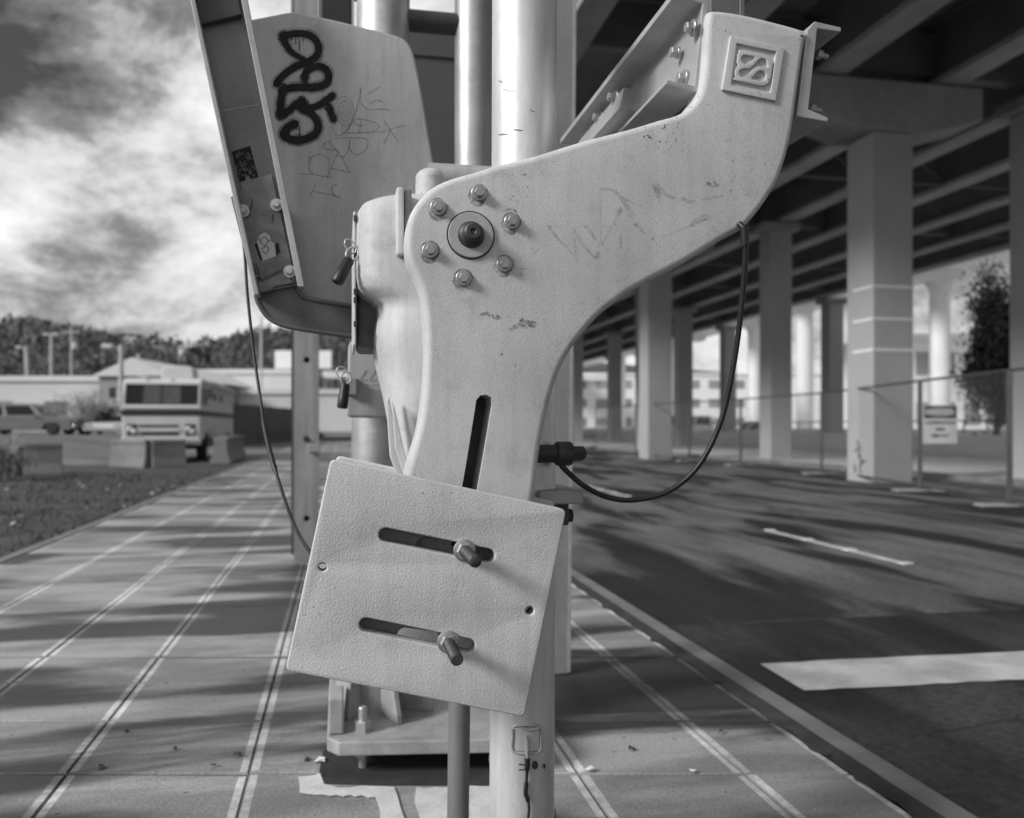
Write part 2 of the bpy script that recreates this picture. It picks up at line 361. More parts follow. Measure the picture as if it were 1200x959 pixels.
# kerb and gutter at the right
kb = setting(MB().box((UL[-1]+.075, -2, -.29), (UL[-1]+.08, 70, -.06)).build('kerb', M_joint, smooth=0))
for k in range(24):
    y0 = -.6+k*2.4; q = MB(); xa = UL[-1]+.055+rnd.uniform(-.004, .004)
    q.box((xa, y0, -.28), (xa+.125, y0+2.388, .002+rnd.uniform(-.004, .004))); q.build('kerb_stone', M_curb, kb, smooth=0, bevel=.018, seg=3)
xg = UL[-1]+.18
kd = MB(); KL, KR = [], []
for k in range(330):
    y0 = .8+k*.04; KL.append(Vector((UL[-1]-.006-abs(rnd.gauss(0, .010))-.008*math.sin(k*.9), y0, .0042))); KR.append(Vector((UL[-1]+.060+rnd.uniform(0, .003), y0, .0085)))
for k in range(329): kd.quad(KL[k], KR[k], KR[k+1], KL[k+1])
setting(kd.build('kerb_dirt', M_joint, smooth=0))
RZ = -.13
gt = MB(); gt.quad((xg-.04, -2, RZ+.004), (xg+.16, -2, RZ+.004), (xg+.16, 70, RZ+.004), (xg-.04, 70, RZ+.004)); setting(gt.build('gutter', M_curb, smooth=0))
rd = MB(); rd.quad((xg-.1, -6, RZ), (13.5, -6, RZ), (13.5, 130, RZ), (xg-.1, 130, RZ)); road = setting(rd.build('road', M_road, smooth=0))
a0 = gr(775, 735, RZ); a1 = gr(1200, 715, RZ); dd = (a1-a0)/(a1.x-a0.x)
edge = []
for k in range(41):
    X = xg+.08+(13.3-xg-.08)*k/40; p = a0+dd*(X-a0.x); edge.append((X, p.y+rnd.uniform(-.012, .012), RZ+.002))
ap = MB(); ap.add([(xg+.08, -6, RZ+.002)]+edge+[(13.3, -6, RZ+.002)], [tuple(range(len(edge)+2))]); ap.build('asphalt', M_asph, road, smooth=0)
sj = MB()
for k in range(40):
    a_, b_ = Vector(edge[k]), Vector(edge[k+1]); sj.quad(a_+Vector((0,-.012,.0015)), b_+Vector((0,-.012,.0015)), b_+Vector((0,.018,.0015)), a_+Vector((0,.018,.0015)))
sj.build('seam', M_joint, road, smooth=0)
for (P_, w_) in (([(690,640),(740,652),(790,660),(850,676),(930,690),(1010,705)], .010), ([(860,560),(900,573),(960,590),(1010,606),(1080,630),(1150,655)], .012), ([(980,880),(1030,872),(1090,858),(1150,850),(1205,835)], .008)):
    ck = MB(); Q_ = smooth_loop([gr(x, y, RZ+.0035) for x, y in P_], 8, False); Q_ = [p+Vector((rnd.uniform(-.02, .02), rnd.uniform(-.02, .02), 0)) for p in Q_]
    for i in range(len(Q_)-1): ck.quad(Q_[i]-Vector((0, w_*rnd.uniform(.3, 1), 0)), Q_[i+1]-Vector((0, w_*.6, 0)), Q_[i+1]+Vector((0, w_*.6, 0)), Q_[i]+Vector((0, w_*rnd.uniform(.3, 1), 0)))
    ck.build('crack', M_joint, road, smooth=0)
# stop line
s0, s1, s2, s3 = gr(890, 779, RZ), gr(1200, 764.5, RZ), gr(1200, 797.5, RZ), gr(942, 810.5, RZ)
def ext(p, q, k): return p+(q-p)*k
top = [ext(s0, s1, i/30*2.2) for i in range(31)]; bot = [ext(s3, s2, i/30*2.5) for i in range(31)]
sm = MB()
for i in range(30):
    def jt(p): return Vector((p.x, p.y+rnd.uniform(-.008, .008), RZ+.006))
    if i == 0: T = [jt(p) for p in top]; B = [jt(p) for p in bot]
    sm.quad(B[i], B[i+1], T[i+1], T[i])
sm.build('stop_line', M_mark, road, smooth=0)
l0, l1 = gr(900, 622, RZ), gr(1064, 663, RZ); xl = (l0.x+l1.x)/2; ln = abs(l0.y-l1.y)
for k in range(0, 6):
    y0 = l1.y+k*(ln*2.9); d_ = MB(); d_.quad((xl-.05, y0, RZ+.006), (xl+.05, y0, RZ+.006), (xl+.05, y0+ln, RZ+.006), (xl-.05, y0+ln, RZ+.006)); d_.build('lane_dash', M_mark, road, smooth=0)
    for q in (.02, .35, .65, .97):
        c_ = MB(); c_.cbox((xl, y0+ln*q, RZ+.013), (.1, .1, .014)); c_.build('road_stud', M_white, road, smooth=0, bevel=.006)
# left verge, rising to a lot
def lotz(x, y): 
    t = min(max((y-23)/12, 0), 1); k = min(max((-6.2-x)/3.4, 0), 1); k = k*k*(3-2*k); return -.02+t*t*(3-2*t)*.68*k
vg = MB(); nx, ny = 50, 60; xs = [x0-.005-(i/nx)**1.6*70 for i in range(nx+1)]; ys = [-3+(j/ny)**1.4*28.5 for j in range(ny+1)]
vv = [(x, y, lotz(x, y)+ (rnd.uniform(-.02, .025) if i else -.02)) for j, y in enumerate(ys) for i, x in enumerate(xs)]
vg.add(vv, [(j*(nx+1)+i, j*(nx+1)+i+1, (j+1)*(nx+1)+i+1, (j+1)*(nx+1)+i) for j in range(ny) for i in range(nx)])
setting(vg.build('verge', M_verge, smooth=60))
lt = MB(); ys = [24.6+k*1.0 for k in range(14)]+[42, 60, 150]; xs = [x0-.005, -4.4, -6.2, -7, -7.9, -8.7, -9.6, -30, -120]; nl = len(xs)
lt.add([(x, y, lotz(x, y)-.02) for y in ys for x in xs], [(j*nl+i, j*nl+i+1, (j+1)*nl+i+1, (j+1)*nl+i) for j in range(len(ys)-1) for i in range(nl-1)]); setting(lt.build('parking_lot', M_lot, smooth=60))
# grass tufts on the verge
tf = MB()
for k in range(14000):
    x = x0-.02-abs(rnd.gauss(0, 1))*5.5; y = 2+rnd.random()**1.5*19; h = rnd.uniform(.02, .08); a = rnd.uniform(0, 6.3); zz_ = lotz(x, y)
    dx, dy = math.cos(a)*.012, math.sin(a)*.012; tx, ty = rnd.uniform(-.03, .03), rnd.uniform(-.03, .03)
    tf.add([(x-dx, y-dy, zz_-.01), (x+dx, y+dy, zz_-.01), (x+tx, y+ty, zz_+h)], [(0, 1, 2)])
setting(tf.build('grass', mat('grass_blades', .055, .8, var=.5, vscale=3, fine=0), smooth=0), 'stuff', 'short patchy dark grass along the sidewalk edge')
lf = MB()
for k in range(70):
    x = x0-.1-abs(rnd.gauss(0, 1))*3; y = 4+rnd.random()*14; s_ = rnd.uniform(.012, .035); a = rnd.uniform(0, 3); zz_ = lotz(x, y)+.03
    lf.cbox((x, y, zz_), (s_, s_*1.5, .006), Euler((rnd.uniform(-.4, .4), rnd.uniform(-.4, .4), a)))
setting(lf.build('litter', M_white, smooth=0), 'stuff', 'small pale scraps strewn over the grass verge')
# right: paving beyond the road under and past the bridge
pv = MB(); pv.box((13.5, -10, -.4), (60, 160, RZ+.03)); setting(pv.build('far_paving', M_pale, smooth=0))
pk = MB(); pk.box((13.2, -6, -.3), (13.5, 130, RZ+.12)); setting(pk.build('far_kerb', M_curb, smooth=0, bevel=.02))
for (p_, q_, r_) in ((375,894,5), (430,872,4), (556,862,3), (278,888,4), (118,902,3), (205,880,2), (360,893,3), (148,860,2), (250,900,3), (740,880,3), (812,906,3), (970,888,3), (690,905,4), (845,860,2)):
    c = gr(p_, q_); s_ = r_*c.y/1000
    d_ = MB(); n_ = 7; P = [(c.x+s_*1.5*math.cos(k*6.283/n_)*rnd.uniform(.6, 1.2), c.y+s_*1.5*math.sin(k*6.283/n_)*rnd.uniform(.5, 1.2), .004+rnd.uniform(0, .01)) for k in range(n_)]
    d_.prism(P, (0, 0, .002)); white = p_ in (375, 690, 812)
    tag(d_.build('leaf_litter', M_white if white else M_joint, smooth=0), 'pale scrap of litter lying on the sidewalk' if white else 'small dark dead leaf lying on the sidewalk', 'litter', 'pale scraps on the sidewalk' if white else 'dead leaves on the sidewalk')
#@@PART2
# ------------------------------------------------------------------ crossing gate: the near arm with its counterweight
VA = 1.58
arm = thing('crossing_gate', 'large pale cast counterweight arm with square emblem and slotted weight plate', 'crossing gate', at(552, 1000, VA+.05).to_tuple()[:2]+(0,))
ARM = [(836,11),(870,15),(908,24),(940,33),(946,38),(942,66),(937,102),(932,139),(928,162),(922,186),(914,209),(904,227),(890,247),(872,267),(848,280.5),(826,294),(803,308),(780,320),(759,331),(738,343),(718,357.5),(704,369),(691,382.5),(680,396),(669,411),(660,427),(652,447),(646,467),(641,487),(637,507),(633,530),(630,555),(626,585),(616,660),(612,690),(470,665),(468,620),(474,562),(482,531),(490,503),(495,472),(498,440),(499,406),(498,380),(496,358),(492,338),(486,322),(479,307),(475.5,290),(476,272),(479,256),(485,243),(494,231),(505,220.5),(518,213),(534,207),(554,201.5),(577,194.5),(602,188),(628,181.5),(660,171.5),(690,162.5),(718,155.5),(748,147.5),(774,139.5),(794,134),(806,127),(815,117),(821,106),(824,90),(826,70),(827.5,45),(830,20)]
casting = plate('casting', [smooth_loop(ARM, 3)], VA, .075, M_arm, arm, bev=.014, res=5)
sl_ = MB(); SLOT = [at(p[0], p[1], VA) for p in ((556.5,480),(558,469),(563,463.5),(570,462.5),(576,466),(577,474),(572,505),(565,545),(557,590),(548,640),(528,640),(538,590),(546,545),(552,508))]
sl_.prism([p+Vector((0,-.2,0)) for p in SLOT], (0, .6, 0)); boolean_cut(casting, sl_.build('x', M_arm, smooth=0))
# slot seat behind
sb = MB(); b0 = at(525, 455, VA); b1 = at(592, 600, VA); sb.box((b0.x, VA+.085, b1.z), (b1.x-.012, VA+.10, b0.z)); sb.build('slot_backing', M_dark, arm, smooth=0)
# bolts round the shaft
def hexbolt(name, parent, p, axis, wr, hr, hh, m=M_bolt, mw=None):
    mb = MB(); ax = Vector(axis)
    mb.lathe([(wr*.45, -.002), (wr, -.001), (wr, .0035), (wr*.93, .0045), (0, .0045)], p, ax, 20)
    mb.lathe([(hr, .004), (hr, .004+hh*.82), (hr*.84, .004+hh), (0, .004+hh)], p, ax, 6, start=.35)
    return mb.build(name, m, parent, smooth=30, bevel=0)
BP = [(513.4,243.4),(561,226.8),(599.6,260),(590.8,310),(543,326.3),(504,293.6)]
M_grime = mat('grime', .05, .9, var=.3, vscale=90, fine=.3); worn(M_grime, 55, .38, .72, .75)
for q in BP:
    gm_ = MB(); p_ = at(q[0], q[1], VA-.0003); gm_.add([p_+Vector((.0185*math.cos(k*.3142)*(1+.25*(k in (11,12,13,14))), 0, .0185*math.sin(k*.3142)*(1+.35*(k in (13,14,15,16))))) for k in range(20)], [tuple(range(20))]); gm_.build('grime_ring', M_grime, arm, smooth=0)
for q in BP: hexbolt('bolt', arm, at(q[0], q[1], VA), (0,-1,0), .0148, .0098, .010)
c = at(551.6, 276, VA); hub = MB()
hub.lathe([(.0425, 0), (.0425, .004), (.0415, .0052), (.018, .0055), (0, .0055)], c, (0,-1,0), 40); hb = hub.build('shaft_washer', mat('washer_paint', .42, .55, var=.1, vscale=30, fine=.08, fscale=200, bump=.3), arm, smooth=30)
gv = MB(); gv.lathe([(.0455, -.001), (.0455, .0012), (.042, .0012)], c, (0,-1,0), 40); gv.build('washer_groove', M_boltd, arm)
sh = MB(); sh.lathe([(.026, .004), (.0235, .010), (.021, .013), (.0165, .016)], c, (0,-1,0), 28); sh.lathe([(.0165, .015), (.0165, .020), (.0155, .0205), (.0155, .0225), (.0165, .023), (.0165, .033), (.013, .036), (.006, .036), (.003, .033), (0, .033)], c, (0,-1,0), 28); sh.build('shaft_end', M_boltd, arm)
# emblem: square frame and a raised pad with three curling recesses
def em(p): return (830+p[0]/8.718, 20+p[1]/8.718)
EV = VA-.0005
frame = plate('emblem_frame', [round_poly([em(p) for p in ((230,190),(782,312),(692,858),(142,742))], 1.2), [em(p) for p in ((292,268),(698,352),(636,772),(232,690))]], VA-.006, .010, M_arm, arm, bev=.0012)
PAD = [em(p) for p in ((315,335),(440,355),(560,376),(612,396),(645,428),(660,470),(655,530),(645,590),(634,645),(610,680),(575,698),(535,700),(440,680),(350,660),(262,642),(270,622),(286,605),(276,585),(274,560),(284,530),(302,505),(310,486),(297,470),(296,440),(304,410),(302,385),(316,365))]
H1 = [em(p) for p in ((345,400),(380,385),(430,395),(480,406),(455,440),(425,470),(392,482),(356,468),(336,436))]
H2 = [em(p) for p in ((612,512),(606,470),(590,435),(555,420),(520,436),(488,466),(455,500),(415,522),(370,524),(330,536),(314,565),(325,600),(362,616),(400,598),(428,568),(458,535),(495,512),(540,505),(580,512))]
H3 = [em(p) for p in ((443,630),(468,596),(500,562),(540,545),(575,558),(594,590),(588,630),(556,656),(500,648))]
plate('emblem_symbol', [PAD, smooth_loop(H1, 3), smooth_loop(H2, 3), smooth_loop(H3, 3)], VA-.0065, .009, M_arm, arm, bev=.001)
# scuffed lettering and scrapes on the casting
sf = MB(); VS = VA-.0006
for P, wd in (([(643,264),(652,278),(664,290),(674,303)], (4,2)), ([(672,268),(674,295),(676,311)], (2.5,1.5)), ([(673,270),(683,287),(698,302),(700,296)], (2,5)), ([(686,265),(692,272),(698,281)], (5,3)), ([(703,222),(716,222),(726,230),(735,243),(739,252)], (3,6)), ([(726,246),(722,257),(714,270),(705,287)], (6,1.5)), ([(705,284),(709,290),(713,294)], 3), ([(744,262),(750,268),(756,274)], (5,2)), ([(727,276),(727,291)], 3), ([(768,217),(773,222),(780,228),(792,232)], (9,3)), ([(800,233),(810,236),(830,232),(848,229)], (5,1.2)), ([(810,263),(816,259),(827,254)], (6,8)), ([(770,282),(790,272),(815,262),(852,245)], 1.2), ([(726,230),(742,238),(756,243)], (3,.8)), ([(703,235),(704,262),(704,284)], 1.2), ([(770,222),(771,230)], (9,5))): stroke(sf, P, wd, VS)
sf.build('scuff', M_scuff, arm, smooth=0)['kind'] = 'stuff'
M_chip = mat('chip', .2, .8, var=.5, vscale=90, fine=.5, fscale=300); worn(M_chip, 260, .42, .6, .8)
ch = MB()
for P, wd in (([(563,369),(570,367),(575,370),(584,372)], (3,5)), ([(597,386),(606,382),(616,379),(624,380)], (3,9)), ([(610,377),(612,374)], 4), ([(592,247),(600,245),(606,249)], 2.5), ([(829,215),(836,218),(841,216)], 4), ([(836,208),(838,217)], 2)): stroke(ch, P, wd, VS-.0001)
ch.build('paint_chip', M_chip, arm, smooth=0)['kind'] = 'stuff'
# C channels bolted either side of the arm head
def channel_px(name, px8, v0, v1, m, parent):
    mb = MB(); P = [at(x, y, v0) for x, y in px8]; mb.prism(P, (0, v1-v0, 0)); return mb.build(name, m, parent, smooth=0, bevel=.0018)
V1 = 1.60
lc = channel_px('channel', [(832,-9),(820.5,108.5),(780.5,98.5),(781,93.5),(814,100.5),(823.5,4),(790,-4),(790.5,-13)], V1, 2.50, M_galv, arm)
rc = channel_px('channel', [(946,35.5),(955,25),(986,32.2),(985.5,37.5),(958,33.5),(947.5,128),(971,138),(970,143),(934,136.5)], V1-.01, 2.35, M_galv, arm)
Xw = at(818, 60, V1).x
for i, q in enumerate(((813,33),(795,62),(803,92))):
    p = atx(q[0], q[1], Xw-.006*(i != 3)); hexbolt('channel_bolt', lc, p, (-1,0,0), .0165 if i != 1 else .012, .0115, .014)
ib = MB(); P = [at(x, y, 1.98) for x, y in ((731,102),(755,106.5),(752,131),(724,129))]; ib.prism(P, (0, .40, 0)); ibo = ib.build('inner_clip', M_galv, lc, smooth=0, bevel=.003)
for q in ((723,114.5),(705,138)): p = at(q[0], q[1], 2.05 if q[0] > 710 else 2.2); hexbolt('clip_bolt', lc, p, (-1,0,0), .017, .012, .020)
for q in ((958,63),(950,126)):
    p = at(q[0]-1, q[1], V1+.05); mb = MB(); mb.lathe([(.011, 0), (.011, .010), (.006, .010), (.006, .026), (0, .027)], p, (1, 0, -.2), 6); mb.build('channel_bolt', M_bolt, rc, smooth=25)
tb = MB(); p0 = at(833, 22, 1.70); p1 = at(866, 22, 1.70); tb.box((p0.x, 1.70, p0.z-.1), (p1.x, 1.74, 3.3)); tb.box((p1.x, 1.695, p0.z-.1), (p1.x+.012, 1.78, 3.3)); tb.build('arm_tube', M_chanweb, arm, smooth=0, bevel=.002)
# counterweight plates
VW = 1.50
def cwplate(name, pts, v, th, holes, m):
    return plate(name, [round_poly(pts, 7)]+holes, v, th, m, arm, bev=.003)
W1 = [(387.5,538.5),(664,597.5),(614.5,840.5),(334.5,786)]
cw = cwplate('counterweight', W1, VW, .034, [slot(452,627,572,651.5,8.2), slot(429,732.5,549,757,8.2), circ(378,665,5), circ(621,716,5)], M_cw)
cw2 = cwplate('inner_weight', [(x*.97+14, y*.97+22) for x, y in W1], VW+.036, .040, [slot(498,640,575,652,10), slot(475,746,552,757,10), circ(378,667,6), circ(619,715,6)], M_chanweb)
W3 = [(392,536),(668,594),(620,832),(344,780)]
cw3 = cwplate('rear_weight', [(x*.93+30, y*.93+36) for x, y in W3], VA+.085, .05, [], M_cw)
for (bx_, by_, ln_) in ((544,645,.128), (525,752,.122)):
    p = at(bx_, by_, VW); mb = MB()
    mb.lathe([(.008, -.002), (.0196, -.001), (.0196, .003), (.018, .004), (.0105, .0045)], p, (0,-1,0), 26); 
    mb.lathe([(.0155, .004), (.0155, .015), (.0135, .0175), (.009, .0175)], p, (0,-1,0), 6, start=.3); mb.build('nut', M_bolt, cw, smooth=30)
    rod = MB(); prof = [(.0100, -.09), (.0100, .012)]; h_ = .014
    while h_ < ln_-.003: prof += [(.0098, h_), (.0107, h_+.0012)]; h_ += .0024
    prof += [(.0085, ln_), (0, ln_)]
    rod.lathe(prof, p, (0,-1,0), 18); rod.build('threaded_rod', M_boltd, cw, smooth=50)

# ------------------------------------------------------------------ gate mast (near pole)
pc = pt(613, 500, 1.87)
mast = thing('gate_mast', 'bright round metal pole directly behind the cast arm, with wire bond patch', 'pole', (pc.x, pc.y, 0))
mb = MB(); nseg = 40
tilt = lambda z: Vector((.0035*(z-1.0), 0, 0))
mb.loft([[Vector((pc.x, pc.y, z_))+tilt(z_)+Vector((.071*math.cos(k*6.2832/nseg), .071*math.sin(k*6.2832/nseg), 0)) for k in range(nseg)] for z_ in (0, .6, 1.2, 1.8, 2.6, 4.2)]); mb.build('pipe', M_pole, mast, smooth=50)
bpl = MB(); bpl.cbox((pc.x, pc.y, .012), (.26, .26, .024)); bpl.build('foot_plate', M_base, mast, smooth=0, bevel=.004)
# clamp flange, ear and bolt at the right of the pole
f0 = at(629, 574, 1.76); f1 = at(681, 590, 1.76); cl = MB(); cl.box((f0.x, 1.74, f1.z), (f1.x, 1.98, f0.z-.001)); clo = cl.build('clamp_flange', M_chan, mast, smooth=0, bevel=.004)
e0 = at(632, 590, 1.77); e1 = at(667, 616, 1.77); er = MB(); er.box((e0.x, 1.77, e1.z), (e1.x, 1.95, e0.z+.0005)); er.build('clamp_ear', M_dark, mast, smooth=0, bevel=.004)
hexbolt('clamp_bolt', mast, Vector((e1.x-.002, 1.80, at(670, 604, 1.8).z)), (1,0,0), .017, .0155, .013, M_boltd)
# buffer stop: rubber roller, collar and hex end
bc = at(632, 532, 1.76); k_ = 1.78/1000
bu = MB(); bu.lathe([(.0, -.02), (.019, -.02), (.019, 20*k_), (.0235, 20*k_), (.026, 22*k_), (.026, 37*k_), (.0235, 39.5*k_), (.012, 39.5*k_)], bc, (1,0,0), 28); buo = bu.build('buffer', M_dark, mast, smooth=40)
bh = MB(); bh.lathe([(.0165, 40*k_), (.0165, 53*k_), (.0145, 55*k_), (.010, 55*k_), (.010, 57*k_), (0, 57*k_)], bc, (1,0,0), 6); bh.build('buffer_nut', M_boltd, mast, smooth=25)
# bond patch and wire
def onpole(px, py, off=.0):
    r = ray(px, py); o = CAMP; d = Vector((r.x, r.y)); q = Vector((o.x-pc.x, o.y-pc.y)); a = d.dot(d); b = 2*q.dot(d); c_ = q.dot(q)-(.0715+off)**2
    t = (-b-math.sqrt(max(b*b-4*a*c_, 0)))/(2*a); return o+r*t
bt = MB(); W_, H_ = 9, 7
def grid_patch(x0, y0, x1, y1, off):
    rows = [[onpole(x0+(x1-x0)*i/W_, y0+(y1-y0)*j/H_, off) for i in range(W_+1)] for j in range(H_+1)]
    for j in range(H_):
        for i in range(W_): bt.quad(rows[j][i], rows[j][i+1], rows[j+1][i+1], rows[j+1][i])
grid_patch(604, 853, 632, 880, .003)
bt.build('bond_patch', M_pole, mast, smooth=60)
wl = MB(); wl.tube(smooth_loop([onpole(x, y, .002) for x, y in ((602,852),(615,850),(628,850),(634,855),(634,868),(632,881),(618,883),(604,882),(600,876),(601,864))], 4), .0032, 7); wl.tube([onpole(x, y, .004) for x, y in ((616,862),(618,870),(618,882),(618,890))], [.004,.006,.005,.003], 8); wl.tube(smooth_loop([onpole(x, y, .004) for x, y in ((612,853),(622,856),(632,853))], 4, False), .003, 7); wl.build('weld_bead', M_galv, mast, smooth=60)
wi = MB(); wi.tube(smooth_loop([onpole(x, y, .006) for x, y in ((618,889),(618,897),(617,915),(616,930),(618,936),(620,946),(619,958),(617,975),(618,1010),(616,1090))], 4, False), [.0055 if k < 6 else .0028+.0018*(8 < k < 18) for k in range(37)], 8)
for dy in (0, 5): wi.tube([onpole(618, 897+dy, .006), onpole(608, 896+dy*1.3, .010)], .0013, 5)
wi.build('bond_wire', M_black, mast, smooth=60)
hs = MB(); hs.add([onpole(627+3.6*math.cos(k*.524), 897+5.2*math.sin(k*.524), .0012) for k in range(12)], [tuple(range(12))]); hs.add([onpole(638+1.5*math.cos(k*.524), 898+3*math.sin(k*.524), .0012) for k in range(12)], [tuple(range(12))])
hs.build('rust_spot', M_boltd, mast, smooth=0)['kind'] = 'stuff'
pm = MB()
def pole_line(P, r): pm.tube([onpole(x, y, .0) for x, y in P], r, 4)
for P in ([(590,104),(596,107),(601,106)], [(584,158),(590,157),(595,158)], [(621,129),(626,131)], [(640,155),(648,160)], [(602,152),(612,153)], [(585,95),(588,96)]): pole_line(P, .0007)
pm.build('scratch', M_boltd, mast, smooth=0)['kind'] = 'stuff'

# ------------------------------------------------------------------ gate mechanism housing left of the arm
hv = 1.68
mech = thing('gate_mechanism', 'pale cast gate motor housing with rounded cover at the left of the arm', 'gate motor', at(500, 500, 1.85).to_tuple()[:2]+(.62,))
def body_ring(py, l, r, v0, v1, n=28, e_=3.0):
    a = at(l, py, v0+.035); b = at(r, py, v0+.035); cx = (a.x+b.x)/2; hw = (b.x-a.x)/2; cy = (v0+v1)/2; hd = (v1-v0)/2; out = []
    for k in range(n):
        th = 2*math.pi*k/n; c_, s_ = math.cos(th), math.sin(th)
        out.append(Vector((cx+hw*math.copysign(abs(c_)**(2/e_), c_), cy+hd*math.copysign(abs(s_)**(2/e_), s_), a.z)))
    return out
lb = MB(); lb.loft([body_ring(*z_) for z_ in ((230.5,446,540,1.72,1.92,40,2.6), (232.5,432,545,1.69,1.96,40,3.2), (236,423,548,1.675,1.98,40,3.8), (243,418.5,550,1.665,1.99,40,4.2), (256,417,552,1.66,1.99,40,4.4), (290,416.5,556,1.655,1.99,40,4.4), (322,417,560,1.653,1.99,40,4.4), (334,419,562,1.653,1.99,40,4.2), (341,425,562,1.653,1.99,40,3.8), (347,435,562,1.653,1.99,40,3.4), (354,443,562,1.653,1.99,40,3.1), (364,443.5,562,1.652,1.99,40,3), (378,441,562,1.65,1.99,40,3), (394,439.5,562,1.65,1.99,40,3), (414,441.5,562,1.65,1.98,40,2.8), (436,446.5,562,1.652,1.97,40,2.7), (462,452,560,1.655,1.95,40,2.6), (490,457,556,1.66,1.93,40,2.6), (520,462,552,1.665,1.91,40,2.6), (556,468,548,1.67,1.90,40,2.6), (600,478,545,1.67,1.88,40,2.6))]); lb.build('housing', M_house, mech, smooth=60)
fn = MB(); fn.prism([at(x, y, 1.66) for x, y in ((452.5,470),(456,464),(459,480),(468,520),(476,560),(466,560),(457,535))], (0, .012, 0)); fn.prism([at(x, y, 1.645) for x, y in ((459,468),(463,480),(472,520),(482,560),(474,560),(463,525))], (0, .012, 0)); fn.build('web_fin', M_arm, mech, smooth=0, bevel=.004)
fl = MB(); p0 = at(464.5, 219.5, 1.64); p1 = at(474, 300, 1.64); p2 = at(482.5, 300, 1.64)
fl.box((p0.x, 1.635, p1.z), (p1.x-.001, 1.75, p0.z)); flo = fl.build('flange', M_arm, mech, smooth=0, bevel=.005, seg=3)
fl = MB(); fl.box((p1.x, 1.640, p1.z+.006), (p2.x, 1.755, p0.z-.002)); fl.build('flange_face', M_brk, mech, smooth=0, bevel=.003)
bs = MB(); q = at(504.5, 250, 1.76); rr = .031; prof = [(rr*1.04, -.04), (rr, .0)]+[(rr, .07)]+[(rr*math.cos(a*math.pi/12)*.45+rr*.55*(1 if a < 1 else math.cos(a*math.pi/12)), .07+.022*math.sin(a*math.pi/12)) for a in range(0, 7)]
bs.lathe(prof[:-1]+[(0, .092)], q, (0,0,1), 28); bs.build('top_boss', M_house, mech, smooth=60)
hr = MB(); q = at(512, 208, 1.86); hr.lathe([(0,-.02), (.03,-.02), (.03, .19), (0, .19)], q, (1,0,0), 24); hr.build('cross_pipe', M_pipe, mech, smooth=60)
dr = MB(); p0 = at(414, 246, 1.72); p1 = at(418, 404, 1.72)
dr.box((p0.x, 1.73, p1.z), (p1.x-.001, 1.98, p0.z)); dr.build('door', M_house, mech, smooth=0, bevel=.003)
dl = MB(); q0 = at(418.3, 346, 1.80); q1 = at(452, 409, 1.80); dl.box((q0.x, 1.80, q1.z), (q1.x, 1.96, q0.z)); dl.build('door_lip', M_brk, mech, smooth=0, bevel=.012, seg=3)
for yy in (256, 292, 300, 342, 352, 380): 
    h_ = MB(); q = at(416.2, yy, 1.722); h_.cbox(q, (.006, .012, .010)); h_.build('hinge_lug', M_dark, mech, smooth=0)
def padlock(label, c, tiltv, s):
    """cylindrical lock barrel hanging from a small shackle ring"""
    t_ = thing('padlock', label, 'padlock', c); c = Vector(c); d = Vector(tiltv).normalized()
    b_ = MB(); b_.lathe([(0,0), (.009*s,0), (.0105*s,.004*s), (.0105*s,.022*s), (.0115*s,.024*s), (.0115*s,.05*s), (.010*s,.053*s), (.006*s,.053*s), (.005*s,.050*s), (0,.050*s)], c, d, 18); b_.build('barrel', M_black, t_, smooth=40)
    a_ = MB(); u_ = Vector((0,1,0)).cross(d).normalized(); o_ = c-d*.012*s
    a_.tube([o_+(u_*math.cos(k*.5236)*.011+d*(-math.sin(k*.5236)*.014))*s for k in range(12)]+[o_+u_*.011*s], .0022*s, 7); a_.build('shackle', M_galv, t_, smooth=60)
    r_ = MB(); o2 = o_-d*.012*s+u_*.01*s
    r_.tube([o2+(u_*math.cos(k*.5236)*.012+Vector((0,0,1))*math.sin(k*.5236)*.012)*s for k in range(13)], .0016*s, 6); r_.build('ring', M_galv, t_, smooth=60)
padlock('black barrel padlock hanging from the ring on the gate motor housing', at(409.5, 304, 1.70), (-.5, -.25, -1), 1.05)

# ------------------------------------------------------------------ far arm with painted tag
VF = 2.12
far = thing('far_crossing_gate', 'grey flat far gate arm plate sprayed with black 225 beside a bolted channel', 'crossing gate', at(420, 900, VF).to_tuple()[:2]+(0,))
PL = [(286,24),(345,12.5),(400,25),(455,38.5),(470,43),(480,51),(486,66),(496,116),(508,190),(522,280),(536,380),(500,378),(440,366),(352,352),(330,300)]
fp = plate('arm_plate', [round_poly(PL, [4,10,0,0,18,14,10,0,0,0,6,6,0,8,0], 4)], VF, .03, M_far, far, bev=.007, res=4)
gf = MB(); gh = MB(); VG = VF-.0008
gp = lambda P: [(200+x/3.747, y/3.747) for x, y in P]
for si_, (P, wd) in enumerate((([(492,158),(545,148),(600,152),(636,176),(650,212),(640,246),(604,272),(556,290),(510,318),(482,345),(466,368)], (8,8.6)), ([(492,158),(508,200),(540,236),(588,262)], (8.5,5)),
              ([(588,345),(592,322),(618,300),(655,292),(686,310),(694,344),(676,372),(630,384),(580,384),(530,386),(494,396)], (8,8.4)), ([(494,392),(486,430),(482,470),(484,508)], (8,9)),
              ([(484,508),(520,486),(550,458),(580,444)], (7.5,8.5)), ([(580,446),(584,462),(574,476)], 8), ([(584,470),(630,470),(672,448),(710,420)], (6.5,8)), ([(694,468),(704,496),(716,524)], (7.5,7.5)),
              ([(578,478),(620,500),(646,544),(640,580),(606,606),(556,616),(512,606),(496,590),(512,562),(546,544)], (8,9)))): stroke(gf, gp(P), (wd*1.06 if isinstance(wd, (int, float)) else tuple(x*1.06 for x in wd)), VG-.0003*si_, m=0); stroke(gh, gp(P), (wd*1.75 if isinstance(wd, (int, float)) else tuple(x*1.75 for x in wd)), VG+.0006-.00006*si_)
